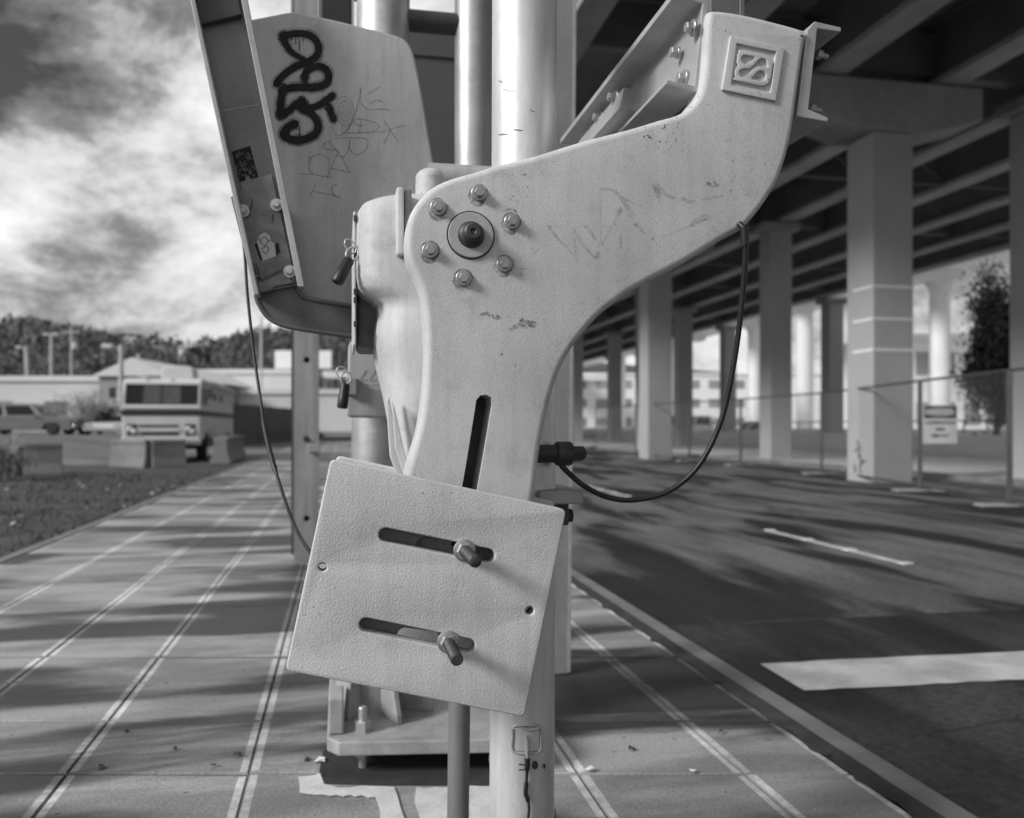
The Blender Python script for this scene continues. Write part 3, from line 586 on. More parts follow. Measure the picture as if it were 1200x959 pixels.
for P, wd in (([(548,170),(550,196)], 1.2), ([(564,168),(565,222)], 1.2), ([(580,168),(580,184)], 1), ([(566,560),(567,600)], 1.3), ([(530,165),(530,180)], 1)): stroke(gf, gp(P), wd, VG-.003, m=0)
gf.build('spray_tag', [M_ink], far, smooth=0)['kind'] = 'stuff'
M_mist = mat('spray_mist', .03, .8, var=.3, vscale=90, fine=0); worn(M_mist, 70, .35, .75, .6)
gh.build('spray_mist', M_mist, far, smooth=0)['kind'] = 'stuff'
gs = MB(); g5 = lambda P: [(300+x/5.994, 90+y/5.994) for x, y in P]
sp = [(625+(8+i*2.6)*math.cos(i*.55)*.62, 250-(8+i*2.9)*math.sin(i*.55)*.95) for i in range(0, 40, 1)]
for P in (sp, [(535,345),(545,390),(580,412),(620,395),(665,330),(700,250),(725,160),(735,80)], [(735,80),(740,180),(760,215),(800,235)], [(640,385),(690,305),(740,300),(830,320),(862,352),(830,385),(720,395),(600,395)], [(740,305),(725,395)], [(690,320),(725,345),(765,340)],
          [(850,392),(920,380),(980,358),(1040,345)], [(900,310),(945,380),(1005,465)], [(945,380),(920,430),(895,475)], [(560,432),(660,430),(745,432),(785,450),(775,505),(730,545),(690,545),(660,510),(658,470),(670,420)], [(655,460),(650,510),(620,560),(580,560),(565,535),(585,515)],
          [(575,515),(520,515),(478,500),(485,465),(515,455),(540,490),(600,560),(640,640),(662,675)], [(662,675),(600,660),(530,645)], [(568,545),(545,600),(515,690)], [(302,683),(400,688),(470,700),(535,708)], [(500,715),(512,650),(515,600),(490,560),(445,547),(400,560),(374,600),(375,650),(400,685)], [(415,745),(405,790),(378,832)], [(415,808),(500,825),(595,850)], [(595,850),(545,830),(530,790),(550,765),(580,752)], [(360,562),(380,565),(372,590)], [(815,230),(880,228),(940,232)], [(790,120),(840,90),(870,70)], [(800,190),(850,165),(890,180)]): stroke(gs, g5(P), .95 if P is not sp else .7, VG+.0002, n=4)
for q in ((491,770),(405,845),(430,852),(383,532)): stroke(gs, g5([(q[0]-3, q[1]), (q[0]+3, q[1])]), 1.2, VG, smooth=False)
gs.build('marker_scrawl', M_pen, far, smooth=0)['kind'] = 'stuff'
JB = [(270,230),(285,290),(299,342),(303,356),(312,370),(325,379),(345,385),(385,391.5),(445,400),(540,414),(540,384),(500,376),(445,365),(400,358),(372,353.5),(356,349.5),(349,343),(345,330),(336,290),(322,232)]
plate('arm_rim', [JB], VF-.045, .05, M_jbar, far, bev=.006, res=3)
rl = MB(); rl.tube(smooth_loop([at(x, y, VF-.045) for x, y in ((346.5,331),(350,342),(357,348.5),(373,352.5),(400,357),(445,364),(500,375))], 4, False), .0055, 8); rl.tube(smooth_loop([at(x, y, VF-.043) for x, y in ((300,346),(304,357),(313,370.5),(326,379),(346,384.5),(385,390.5),(445,399),(520,410))], 4, False), .006, 8); rl.build('rim_bead', M_jbar, far, smooth=60)
# U channel along its left edge
uc = thing
def strip(mb, a, b, wid, v0, v1, m=0):
    """bar whose near face runs from pixel a to pixel b, wid pixels wide"""
    P = [at(a[0], a[1], v0), at(a[0]+wid, a[1], v0), at(b[0]+wid, b[1], v0), at(b[0], b[1], v0)]; mb.prism(P, (0, v1-v0, 0), m)
VC = VF-.105
ucm = MB(); strip(ucm, (207,-74), (297.5,345), 5.5, VC, VC+.058); strip(ucm, (268,-74), (349,336), 7.5, VC, VC+.058); fc = ucm.build('channel_flange', M_chan, far, smooth=0, bevel=.0015)
wb = MB(); wb.prism([at(x, y, VC+.048) for x, y in ((213,-74),(268,-74),(348.5,334.5),(302.5,343.5))], (0, .0095, 0)); wb.build('channel_web', M_chanweb, far, smooth=0)
pd = MB(); pd.prism([at(x, y, VC+.030) for x, y in ((216,-74),(265,-74),(283,17),(235,28.5))], (0, .0175, 0)); pd.build('striped_arm_end', M_dark, far, smooth=0, bevel=.002)
sm_ = MB(); stroke(sm_, [(254.5,131),(303,122.5)], .8, VC+.0472, smooth=False); sm_.build('seam_line', M_chan, far, smooth=0)
bk = plate('bracket', [[(274.5,215),(318,204),(346.5,330.5),(330,334.5),(322,335.5),(316,341),(303,342.5),(300,335)], circ(303,328,3.5)], VC+.036, .011, M_brk, far, bev=.0012)
for q in ((285,247.5),(324,240.5),(339.5,318.5)):
    p = at(q[0], q[1], VC+.036); mb = MB(); mb.lathe([(.0145,0),(.0145,.003),(.0085,.0035)], p, (0,-1,0), 20); mb.lathe([(.0085,.003),(.0085,.010),(.006,.013),(0,.013)], p, (0,-1,0), 12); mb.build('bolt', M_galv, far, smooth=40)
gg = MB()
for P, wd in (([(291,252),(294,243),(296,234)], (4,1)), ([(288,256),(293,250)], 3), ([(320,252),(319,262)], (3,1)), ([(327,247),(331,255)], (3,1)), ([(299,321),(296,309),(292,305)], (4,1)), ([(303,322),(300,308)], (3,.8)), ([(312,328),(322,321),(333,317)], (1.5,5)), ([(307,330),(314,322)], (3,1)), ([(345,330),(340,326)], 3), ([(281,213),(282,221)], 1.6)): stroke(gg, P, wd, VC+.0355)
gg.build('grease_smear', M_ink2, far, smooth=0)['kind'] = 'stuff'
st = plate('mosaic_sticker', [[(271.5,178),(293,171),(303,208),(295,212),(292,206),(288,205),(287,213),(281,215.5)]], VC+.0470, .0008, M_ink, far, bev=.0001, res=0)
sd_ = MB()
for k in range(46):
    x = rnd.uniform(274, 297); y = rnd.uniform(178, 206); a = rnd.uniform(0, 6.28); r_ = rnd.uniform(1.2, 3)
    stroke(sd_, [(x+(y-192)*.22, y), (x+(y-192)*.22+r_*math.cos(a), y+r_*math.sin(a)), (x+(y-192)*.22+r_*math.cos(a+1.5)*1.3, y+r_*math.sin(a+1.5)*1.3)], .55, VC+.0466, n=3)
sd_.build('sticker_tracery', mat('tracery', .16, .6, var=.3, vscale=100, fine=0), far, smooth=0)
st2 = plate('torn_sticker', [[(301,284),(304,276),(310,272),(316,276),(318,283),(322,286),(323.5,300),(308,306)]], VC+.0352, .0008, mat('sticker_pale', .42, .6, var=.1, vscale=40), far, bev=.0001, res=0)
st3 = MB(); P = [(322,286),(326,284),(328.5,295),(324,299.5)]; st3.prism([at(x, y, VC+.0346) for x, y in P], (0,.0012,0)); P = [(298.5,287),(301,284),(308,306),(305,305)]; st3.prism([at(x, y, VC+.0346) for x, y in P], (0,.0012,0))
for P in ([(304,283),(309,278),(314,282),(310,288),(305,284)], [(307,292),(311,289),(315,292),(312,297),(307,294)], [(303,279),(306,284)], [(313,284),(317,282)]): stroke(st3, P, .8, VC+.0348)
st3.build('sticker_print', M_ink, far, smooth=0)

# cables
cb = MB(); cb.tube(smooth_loop([pt(*q) for q in ((866,262,1.70),(873,272,1.69),(873.5,300,1.70),(870,350,1.72),(861,420,1.75),(846,490,1.77),(820,544,1.78),(785,575,1.79),(745,586,1.79),(712,583,1.79),(685,570,1.78),(668,556,1.78),(657,545,1.78))], 6, False), .0058, 10); 
cb.tube([pt(872.5,266,1.69), pt(873,288,1.695)], .0085, 10)
tag(cb.build('cable', M_black, smooth=60), 'black cable looping from under the cast arm head down to the pole buffer', 'cable')
cb = MB(); cb.tube(smooth_loop([pt(*q) for q in ((283,262,2.11),(287,300,2.11),(290,345,2.1),(297,410,2.08),(304,460,2.05),(310,500,2.0),(317,532,1.95),(327,565,1.9),(338,598,1.83),(350,626,1.76),(364,648,1.68),(385,675,1.64))], 6, False), [.0038+.0022*(28 < k < 40) for k in range(67)], 10)
tag(cb.build('cable', M_black, smooth=60), 'thin black cable hanging beneath the far arm channel towards the weight plate', 'cable')

# ------------------------------------------------------------------ two-pipe cantilever mast on its base plate
tf_ = (EYE-.07)/.385
bl = pt(383, 885, tf_); br = pt(642, 885, tf_)
pa = pt(443, 500, 2.86); pb = pt(555, 500, 2.92)
can = thing('cantilever_mast', 'twin grey steel pipes on a gusseted base plate behind the gate', 'mast', (pa.x, pa.y, 0))
z0_, z1_ = .07, .113
cx_ = (bl.x+br.x)/2; x0b, x1b = bl.x, br.x; y0b = bl.y-.02; y1b = y0b+1.0
ch_ = .05
bpp = MB(); bpp.prism([(x0b, y0b+ch_, z0_), (x0b+ch_*.7, y0b, z0_), (x1b-ch_, y0b-.08, z0_), (x1b, y0b, z0_), (x1b, y1b, z0_), (x0b, y1b, z0_)], (0, 0, z1_-z0_)); bpo = bpp.build('base_plate', M_base, can, smooth=0, bevel=.005)
def vpipe(name, c, r, z0, z1, m, parent, n=36, lean=0):
    mb = MB(); mb.loft([[Vector((c.x+lean*(z_-1), c.y, z_))+Vector((r*math.cos(k*6.2832/n), r*math.sin(k*6.2832/n), 0)) for k in range(n)] for z_ in (z0, (z0+z1)/2, z1)]); return mb.build(name, m, parent, smooth=50)
vpipe('pipe', pa, .088, z1_, 5.2, M_pipe, can, lean=.012); vpipe('pipe', pb, .0645, z1_, 5.2, M_pipe, can)
for zc in (2.42, 3.6):
    sp_ = MB(); a_ = Vector((pa.x, pa.y, zc)); b_ = Vector((pb.x, pb.y, zc)); sp_.tube([a_, b_], .036, 20); sp_.build('strut', M_dark if zc < 3 else M_pipe, can, smooth=60)
for ang in (-2.2, -1.2, -.4, .6, 1.57, 2.5):
    gst = MB(); dx, dy = math.cos(ang), math.sin(ang); c_ = Vector((pa.x-.018, pa.y, 0)); gl_ = .15 if dx < -.3 else .21; n_ = Vector((-dy, dx, 0))*.009
    P = [c_+Vector((dx*.08, dy*.08, z1_)), c_+Vector((dx*gl_, dy*gl_, z1_)), c_+Vector((dx*gl_, dy*gl_, z1_+.03)), c_+Vector((dx*.1, dy*.1, z1_+.32)), c_+Vector((dx*.08, dy*.08, z1_+.32))]
    gst.prism([p-n_ for p in P], n_*2); gst.build('gusset', M_base, bpo, smooth=0, bevel=.003)
lpz = MB(); lpz.box((x0b+.004, y0b+.06, z1_+.001), (x0b+.05, y0b+.2, z1_+.11)); lpz.build('side_lug', M_base, bpo, smooth=0, bevel=.006)
for px_, py_ in ((425, 851), (583, 858), (602, 832)):
    c_ = gr(px_, py_+6, z1_); ab = MB(); ab.lathe([(.030, 0), (.030, .006), (.026, .006), (.026, .032), (.024, .034), (.014, .034)], c_, (0,0,1), 6); ab.lathe([(.0135, .03), (.0135, .072), (.011, .076), (0, .076)], c_, (0,0,1), 14); ab.build('anchor_bolt', M_pipe, bpo, smooth=30); ln_ = MB(); ln_.lathe([(.026, -.075), (.026, -.046), (0, -.0445)], c_, (0,0,1), 6); ln_.lathe([(.013, -.113), (.013, -.07)], c_, (0,0,1), 12); ln_.build('leveling_nut', M_pipe, bpo, smooth=30)
sgp = pt(470, 26, 4.6); sg2 = pt(592, 330, 4.6)
sgn = MB(); sgn.box((sgp.x, sgp.y-.1, sg2.z), (sg2.x, sgp.y-.06, sgp.z)); sgo = sgn.build('sign_back', M_signb, can, smooth=0, bevel=.004)
sgr = MB(); zl = pt(500, 72, 4.6).z; sgr.box((sgp.x+.01, sgp.y-.112, zl-.006), (sg2.x-.01, sgp.y-.1005, zl+.006)); sgr.build('sign_rib', M_signb, can, smooth=0)
# black signal box high on the left of the mast
q0 = pt(374, 60, 3.1); q1 = pt(412, -60, 3.1); sb = MB(); sb.box((q0.x, q0.y, q0.z), (q1.x, q0.y+.25, q1.z)); sbo = sb.build('signal_box', M_black, can, smooth=0, bevel=.01)
sb = MB(); sb.box((q1.x+.001, q0.y-.01, q0.z), (q1.x+.010, q0.y+.22, q1.z)); sb.box((q1.x-.02, q0.y+.05, q0.z+.25), (pa.x, q0.y+.12, q0.z+.32)); sb.build('signal_bracket', M_galv, can, smooth=0)
ub = MB(); c_ = pt(570, -8, 3.0); ub.lathe([(0,-.05),(.05,-.05),(.055,0),(.05,.03),(0,.03)], c_, (1,0,0), 20); ub.build('pipe_cap', M_white, can, smooth=40)
# ground works round the base
gw = MB(); gw.prism([gr(x, y, .002) for x, y in ((379,880),(374,905),(382,919),(460,921),(640,921),(645,880),(600,850),(430,850))], (0,0,.002)); gwo = setting(gw.build('dirt_bed', M_joint, smooth=0))
gp_ = MB()
def rough_patch(P):
    Q = []
    for i in range(len(P)):
        a, b = P[i], P[(i+1) % len(P)]; n_ = max(1, int(math.hypot(b[0]-a[0], b[1]-a[1])/7))
        for k in range(n_): Q.append((a[0]+(b[0]-a[0])*k/n_+rnd.uniform(-1.3, 1.3), a[1]+(b[1]-a[1])*k/n_+rnd.uniform(-1.2, 1.2)))
    gp_.prism([gr(x, y, .0045) for x, y in Q], (0,0,.002))
rough_patch([(350,912),(376,907),(380,920),(398,924),(440,922),(462,924),(474,962),(446,962),(441,934),(372,932),(352,928)]); rough_patch([(488,924),(640,921),(650,962),(492,962),(486,940)])
setting(gp_.build('concrete_patch', mat('patch_concrete', .62, .9, var=.15, vscale=12, fine=.12, fscale=80, bump=.4, bscale=100), smooth=0))
# ribbed conduit
cd = MB(); c0 = pt(536, 975, 2.02); prof = []; zt = .95; z_ = 0.
c0 = Vector((c0.x, c0.y, 0))
while z_ < zt: prof += [(.0252, z_), (.0260, z_+.001), (.0260, z_+.0032), (.0252, z_+.0042)]; z_ += .0048
prof = [(0, 0)]+prof+[(0, zt)]
cd.lathe(prof, c0, (.012, 0, 1), 20); tag(cd.build('conduit', M_cond, smooth=50), 'grey ribbed flexible conduit rising from the ground behind the weight plate', 'conduit')

# ------------------------------------------------------------------ equipment box on the mast
eb = thing('equipment_box', 'pale grey lidded metal box with embossed slashes mounted on the mast pipe', 'metal box', pt(440, 490, 2.62).to_tuple())
plate('lid', [round_poly([(409,399),(500,402),(500,492),(405.5,489)], 7)], 2.57, .05, M_far, eb, bev=.008, res=4)
bb = MB(); p0 = at(408, 492, 2.62); p1 = at(500, 402, 2.62); bb.box((p0.x, 2.622, p0.z+.01), (p1.x, 2.745, p1.z-.01)); bb.build('case', M_pipe, eb, smooth=0, bevel=.008)
sx = MB()
for k in range(3):
    x = 422+k*11; stroke(sx, [(x+7,434), (x+4,440), (x,445.5), (x+8,445.5)], 1.8, 2.5692, n=3)
for x0_, x1_, y_ in ((419,432,450),(436,448,451),(431,439,457),(441,448,458)): stroke(sx, [(x0_, y_), (x1_, y_+.3)], 1.3, 2.5692, smooth=False)
sx.build('emboss', M_chan, eb, smooth=0)['kind'] = 'stuff'
hp = MB(); p0 = at(407, 441, 2.56); hp.cbox(p0+Vector((.012, .0, -.03)), (.03, .02, .05)); hp.build('hasp', M_chan, eb, smooth=0, bevel=.002)
padlock('small black padlock on the hasp of the grey equipment box', at(404.5, 450, 2.52), (-.12, -.1, -1), 1.35)

# ------------------------------------------------------------------ posts
pl = gr(646, 790); pr_ = gr(668, 790)
ps = thing('sign_post', 'tall pale grey square steel post close behind the round pole', 'post', (pr_.x-.05, pr_.y, 0))
mb = MB(); mb.loft([[Vector((pr_.x-.092+.009*z_, pr_.y, z_)), Vector((pr_.x+.009*z_, pr_.y, z_)), Vector((pr_.x+.009*z_, pr_.y+.09, z_)), Vector((pr_.x-.092+.009*z_, pr_.y+.09, z_))] for z_ in (0, 2, 5.5)]); mb.build('shaft', M_post, ps, smooth=0, bevel=.006)
mb = MB(); mb.loft([[Vector((pr_.x-.01+.009*z_, pr_.y-.004, z_)), Vector((pr_.x+.009*z_+.001, pr_.y-.004, z_)), Vector((pr_.x+.009*z_+.001, pr_.y+.002, z_)), Vector((pr_.x-.01+.009*z_, pr_.y+.002, z_))] for z_ in (.01, 2, 5.5)]); mb.build('edge_lip', M_galv, ps, smooth=0)
tl = 1.05/.16
q0 = pt(346.5, 660, tl); q1 = pt(372, 660, tl); 
lp = thing('channel_post', 'upright grey steel channel post with round holes standing on the sidewalk', 'post', ((q0.x+q1.x)/2, q0.y, 0))
wv = (q0.y+q1.y)/2
hl = [at(359.5, y, wv) for y in (423, 516, 608)]; sp_ = hl[0].z-hl[1].z
holes = [circ(hl[0].x, hl[2].z+sp_*k, .024, 14) for k in range(-0, 8)]
plate('web', [[(q0.x, .0), (q1.x, .0), (q1.x, 5.2), (q0.x, 5.2)]]+holes, wv, .012, M_post, lp, bev=.002, px=False)
fm = MB(); fm.box((q0.x-.012, wv+.0, .02), (q0.x-.001, wv+.09, 5.2)); fm.box((q1.x+.001, wv+.0, .0), (q1.x+.010, wv+.09, 5.2)); fm.build('flange', M_post, lp, smooth=0, bevel=.002)
fm = MB(); fm.box((q0.x-.035, wv+.05, .06), (q0.x-.014, wv+.12, 5.2)); fm.build('rear_angle', M_dark, lp, smooth=0)
bk_ = MB(); bk_.box((q0.x+.01, wv+.06, .0), (q1.x-.01, wv+.07, 5.2)); bk_.build('backing', M_dark, lp, smooth=0)
cp = MB(); c_ = at(368, 525, wv-.02); cp.cbox(c_, (.09, .03, .07)); cp.build('clip', M_post, lp, smooth=0, bevel=.006)
cp = MB(); cp.lathe([(.02, 0), (.02, .02), (0, .02)], at(360, 516, wv-.002), (0,-1,0), 6); cp.build('clip_bolt', M_boltd, lp, smooth=30)
#@@PART3
# ------------------------------------------------------------------ overpass on the right
c1 = gr(1023, 566, RZ); CW_ = .95
ZC, ZG = 7.25, 8.35             # cap underside, girder underside
ovp = thing('overpass', 'wide concrete and steel road overpass on square columns above the road', 'overpass', (c1.x, c1.y, 0))
DY = 13.4
c2 = gr(903, 539, RZ); c3 = gr(972, 524.5, RZ)
COLS = [(c1.x, c1.y+k*DY, .95, 0, k) for k in range(6)]+[(c2.x, c2.y+k*DY, .84, 1, k) for k in range(0, 5)]+[(c2.x, c2.x*ray(1217,500).y/ray(1217,500).x, .84, 1, -1)]+[(c3.x, c3.y+k*DY, .9, 2, k) for k in range(0, 4)]+[(c1.x+9.2, c1.y+6+k*DY, .9, 3, k) for k in range(2, 6)]
stripe_m = mat('reflective_band', .72, .35, var=.04, fine=0)
spot_m = mat('graffiti_dark', .10, .8, var=.3, vscale=6, fine=.2)
ncol = 0
for rx, y0, CW_, ri, k in COLS:
        mb = MB(); mb.box((rx, y0, RZ-.05), (rx+CW_, y0+CW_, ZC if ri == 0 else ZG-.3)); co = mb.build('column', M_col, ovp, smooth=0, bevel=.035)
        if ri == 0:
            cp = MB(); cp.prism([(rx-1.6, y0-.12, ZC+.35), (rx-.35, y0-.12, ZC), (rx+CW_+.35, y0-.12, ZC), (rx+CW_+1.6, y0-.12, ZC+.35), (rx+CW_+1.6, y0-.12, ZG-.06), (rx-1.6, y0-.12, ZG-.06)], (0, CW_+.24, 0))
        else:
            cp = MB(); cp.box((rx-.3, y0-.1, ZG-.3), (rx+CW_+.3, y0+CW_+.1, ZG-.04))
        cp.build('pier_cap', M_conc, ovp, smooth=0, bevel=.03)
        if ri == 0 and k == 0:
            for zz_ in (335.5, 373.5, 410):
                zb = at(1030, zz_, y0).z; s_ = MB(); s_.box((rx+.01, y0-.006, zb-.028), (rx+CW_, y0-.002, zb+.028)); s_.box((rx-.006, y0-.006, zb-.028), (rx-.002, y0+CW_*.75, zb+.028)); s_.build('reflective_band', stripe_m, co, smooth=0)
            gm = MB()
            for _ in range(16):
                a = atx(rnd.uniform(1001,1012), rnd.uniform(506,552), rx-.003); b = a+Vector((0, rnd.uniform(-.12,.12), rnd.uniform(-.25,.25))); w_ = Vector((0,.03,.01)); gm.quad(a-w_, a+w_, b+w_, b-w_)
            gq = gm.build('graffiti', spot_m, co, smooth=0); gq['kind'] = 'stuff'
YD0, YD1 = -26, 125
GX = [4.35+2.8*k for k in range(9)]
for gx in GX:
    mb = MB(); mb.box((gx-.09, YD0, ZG+.20), (gx+.09, YD1, ZG+1.32)); mb.box((gx-.34, YD0, ZG+1.32), (gx+.34, YD1, ZG+1.42)); mb.prism([(gx-.3, YD0, ZG), (gx+.3, YD0, ZG), (gx+.3, YD0, ZG+.13), (gx+.09, YD0, ZG+.20), (gx-.09, YD0, ZG+.20), (gx-.3, YD0, ZG+.13)], (0, YD1-YD0, 0), 1); go = mb.build('girder', [M_gird, M_flange], ovp, smooth=0)
dk = MB(); dk.box((3.55, YD0, ZG+1.42), (28.2, YD1, ZG+1.70)); dk.build('deck', M_conc, ovp, smooth=0)
for sx_ in (3.55, 27.9): 
    pp = MB(); pp.box((sx_, YD0, ZG+1.701), (sx_+.3, YD1, ZG+2.55)); pp.build('parapet', M_conc, ovp, smooth=0, bevel=.03)
for k in range(-2, 16):
    yy = c1.y+.45+k*DY/2
    for i in range(len(GX)-1):
        xa, xb = GX[i]+.02, GX[i+1]-.02; mb = MB()
        if k % 2 == 0: mb.box((xa, yy-.15, ZG+.3), (xb, yy+.15, ZG+1.24))
        else:
            mb.tube([(xa, yy, ZG+.16), (xb, yy, ZG+.16)], .05, 6); mb.tube([(xa, yy, ZG+.2), ((xa+xb)/2, yy, ZG+1.1)], .045, 6); mb.tube([(xb, yy, ZG+.2), ((xa+xb)/2, yy, ZG+1.1)], .045, 6)
        mb.build('cross_frame', M_gird, ovp, smooth=0)
# far sunlit viaduct on round columns
fvx = 42.0
fv = thing('far_viaduct', 'bright white viaduct on round columns beyond the overpass', 'viaduct', (fvx, 60, 0))
mb = MB(); mb.box((fvx-4, -20, 13.0), (fvx+6, 200, 14.4)); mb.build('deck', M_wconc, fv, smooth=0, bevel=.05)
mb = MB(); mb.box((fvx-4.3, -20, 14.4), (fvx-4.0, 200, 15.3)); mb.build('parapet', M_wconc, fv, smooth=0)
for k, yy in enumerate((22, 33.5, 45, 58, 72, 88, 105, 125)):
    for dx in ((0, 3.2) if k % 2 else (0,)):
        mb = MB(); mb.lathe([(.75,RZ),(.75,11.4),(.8,11.6),(1.05,12.0),(1.05,12.2),(0,12.2)], (fvx+dx, yy, 0), (0,0,1), 24); mb.build('column', M_wconc, fv, smooth=50)
    mb = MB(); mb.prism([(fvx-3, yy-.9, 13.0), (fvx-1.2, yy-.9, 12.2), (fvx+4.4, yy-.9, 12.2), (fvx+5, yy-.9, 13.0)], (0,1.8,0)); mb.build('hammerhead_cap', M_wconc, fv, smooth=0, bevel=.04)
# a low ramp crossing behind at the far end
rp_ = thing('far_ramp', 'pale curved ramp wall closing the view under the overpass', 'ramp', (10, 185, 0))
mb = MB(); mb.box((-6, 182, 11.2), (120, 188, 12.6)); mb.build('deck', M_wconc, rp_, smooth=0)
for k in range(9):
    mb = MB(); mb.lathe([(.9,RZ),(.9,11.2)], (-4+k*13.5, 185, 0), (0,0,1), 16); mb.build('column', M_wconc, rp_, smooth=50)
# concrete barriers beyond the columns
def jersey(name, label, p, q, h=.81, b=.6, m=None, group=None, ends=True):
    p, q = Vector(p), Vector(q); d = (q-p).normalized(); n = Vector((-d.y, d.x, 0)); t_ = b*.26
    prof = [(-b/2, 0), (b/2, 0), (b/2, h*.10), (b*.36, h*.40), (b*.30, h*.84), (b*.36, h*.86), (b*.36, h), (-b*.36, h), (-b*.36, h*.86), (-b*.30, h*.84), (-b*.36, h*.40), (-b/2, h*.10)]
    mb = MB(); mb.prism([p+n*a+Vector((0,0,z_)) for a, z_ in prof], q-p); o = mb.build(name, m or M_conc, None, smooth=0, bevel=.012); tag(o, label, 'barrier', group); return o
jersey('concrete_barrier', 'long white concrete barrier running along the far side under the overpass', (24.5, 8, RZ+.03), (24.5, 120, RZ+.03), m=M_wconc)
jersey('concrete_barrier', 'farther pale concrete barrier at the foot of the white viaduct columns', (33.6, 8, RZ+.03), (33.6, 120, RZ+.03), h=1.0, m=M_wconc)
rl_ = thing('guard_railing', 'light metal guard railing with upright bars beyond the overpass columns', 'railing', (29, 40, 0))
for k in range(40):
    mb = MB(); mb.box((28.97, 16+k*1.5, RZ), (29.03, 16.06+k*1.5, 1.35)); mb.build('baluster', M_galv, rl_, smooth=0)
for zz_ in (.5, 1.3):
    mb = MB(); mb.box((28.96, 16, zz_), (28.965, 74.6, zz_+.07)); mb.box((28.96, 16, zz_), (29.0-.031, 74.6, zz_+.07)); mb.build('rail', M_galv, rl_, smooth=0)

# ------------------------------------------------------------------ temporary fence
fpts = [gr(1290, 612, RZ), gr(1183, 595, RZ), gr(1078, 577, RZ), gr(963, 556.5, RZ)]
d_ = (fpts[3]-fpts[2])
last = fpts[3]; nxt = [gr(868, 546, RZ), gr(808, 541, RZ), gr(745, 536.5, RZ), gr(698, 531, RZ)]
fpts += nxt
FH = 2.0
M_ftube = mat('fence_tube', .10, .5, .5, var=.2, vscale=6, fine=0)
labs = ['chain link fence panel cut off by the right edge of the picture', 'chain link fence panel carrying the danger sign, right of the striped column', 'chain link fence panel passing in front of the striped column', 'chain link fence panel just left of the striped column', 'chain link fence panel in front of the second row columns', 'chain link fence panel right of the middle column', 'chain link fence panel at the foot of the middle column, farthest left']
for i in range(len(fpts)-1):
    a, b = fpts[i], fpts[i+1]; d = (b-a); Ln = d.length; d = d.normalized()
    a = a+d*.04; Ln -= .08
    fo = thing('fence_panel', labs[i], 'fence', tuple(a), 'temporary chain link fence panels')
    zl_, zh = RZ+.12, RZ+FH
    for nm, p, q in (('post', a, a+Vector((0,0,FH))), ('post', a+d*Ln, a+d*Ln+Vector((0,0,FH)))):
        mb = MB(); mb.tube([p, q], .022, 8); mb.build(nm, M_ftube, fo, smooth=60)
    for zz_ in (zl_, zh):
        mb = MB(); p = a.copy(); p.z = zz_; mb.tube([p, p+d*Ln], .022, 8); mb.build('rail', M_ftube, fo, smooth=60)
    me_ = MB(); pitch = .085; Hh = zh-zl_; n_ = int((Ln+Hh)/pitch)
    for k in range(n_):
        s = k*pitch
        for sg in (1, -1):
            u0, u1 = max(0, s-Hh), min(s, Ln); w0, w1 = s-u0, s-u1       # s = u + w
            if u1 <= u0: continue
            f = (lambda u, w_: a+d*(u if sg == 1 else Ln-u)+Vector((0, 0, zl_-a.z+w_)))
            p, q = f(u0, w0), f(u1, w1); n1_ = Vector((0,0,.0014)); n2_ = Vector((-d.y, d.x, 0))*.0014
            me_.add([p-n1_, p+n1_, q+n1_, q-n1_], [(0,1,2,3)]); me_.add([p-n2_, p+n2_, q+n2_, q-n2_], [(0,1,2,3)])
    mo = me_.build('chain_link', M_galv, fo, smooth=0); mo['kind'] = 'stuff'
    ft = MB(); nrm = Vector((-d.y, d.x, 0)); p = a; 
    for sg in (-1, 1): ft.tube([p+d*.12*sg-nrm*.42+Vector((0,0,.03)), p+d*.12*sg+nrm*.42+Vector((0,0,.03))], .022, 8)
    for sg in (-1, 1): ft.tube([p-d*.12+nrm*.42*sg+Vector((0,0,.03)), p+d*.12+nrm*.42*sg+Vector((0,0,.03))], .022, 8)
    ft.build('foot_stand', M_galv, fo, smooth=60)
# danger sign
sp0 = pt(1081.5, 475, 14.2); sp1 = pt(1123, 520, 14.2)
right = Vector((CA, -SA, 0)).lerp(Vector((1,0,0)), .3).normalized(); SWd = (sp1-sp0).xy.length; SHt = sp0.z-sp1.z; outw = Vector((right.y, -right.x, 0))
sgn = thing('danger_sign', 'white danger construction area keep out sign wired to the fence', 'sign', (sp0.x, sp0.y, sp1.z))
M_sw = mat('sign_white', .6, .5, var=.05, fine=0); M_sk = mat('sign_black', .02, .5, var=.1, fine=0)
def sq(u0, v0, u1, v1, o0, o1): 
    mb = MB(); P = [sp0+right*SWd*u+Vector((0,0,-SHt*v_)) for u, v_ in ((u0,v0),(u1,v0),(u1,v1),(u0,v1))]; mb.prism([p+outw*o0 for p in P], outw*(o1-o0)); return mb
sq(0,0,1,1,0,.006).build('board', M_sw, sgn, smooth=0)
sq(.03,.02,.97,.34,.0065,.0085).build('header', M_sk, sgn, smooth=0)
mb = MB(); P = [sp0+right*SWd*(.48+.42*math.cos(k*.2618))+Vector((0,0,-SHt*(.18+.13*math.sin(k*.2618))))+outw*.009 for k in range(24)]; mb.prism(P, outw*.0015); mb.build('oval', mat('sign_grey', .28, .5, var=.05, fine=0), sgn, smooth=0)
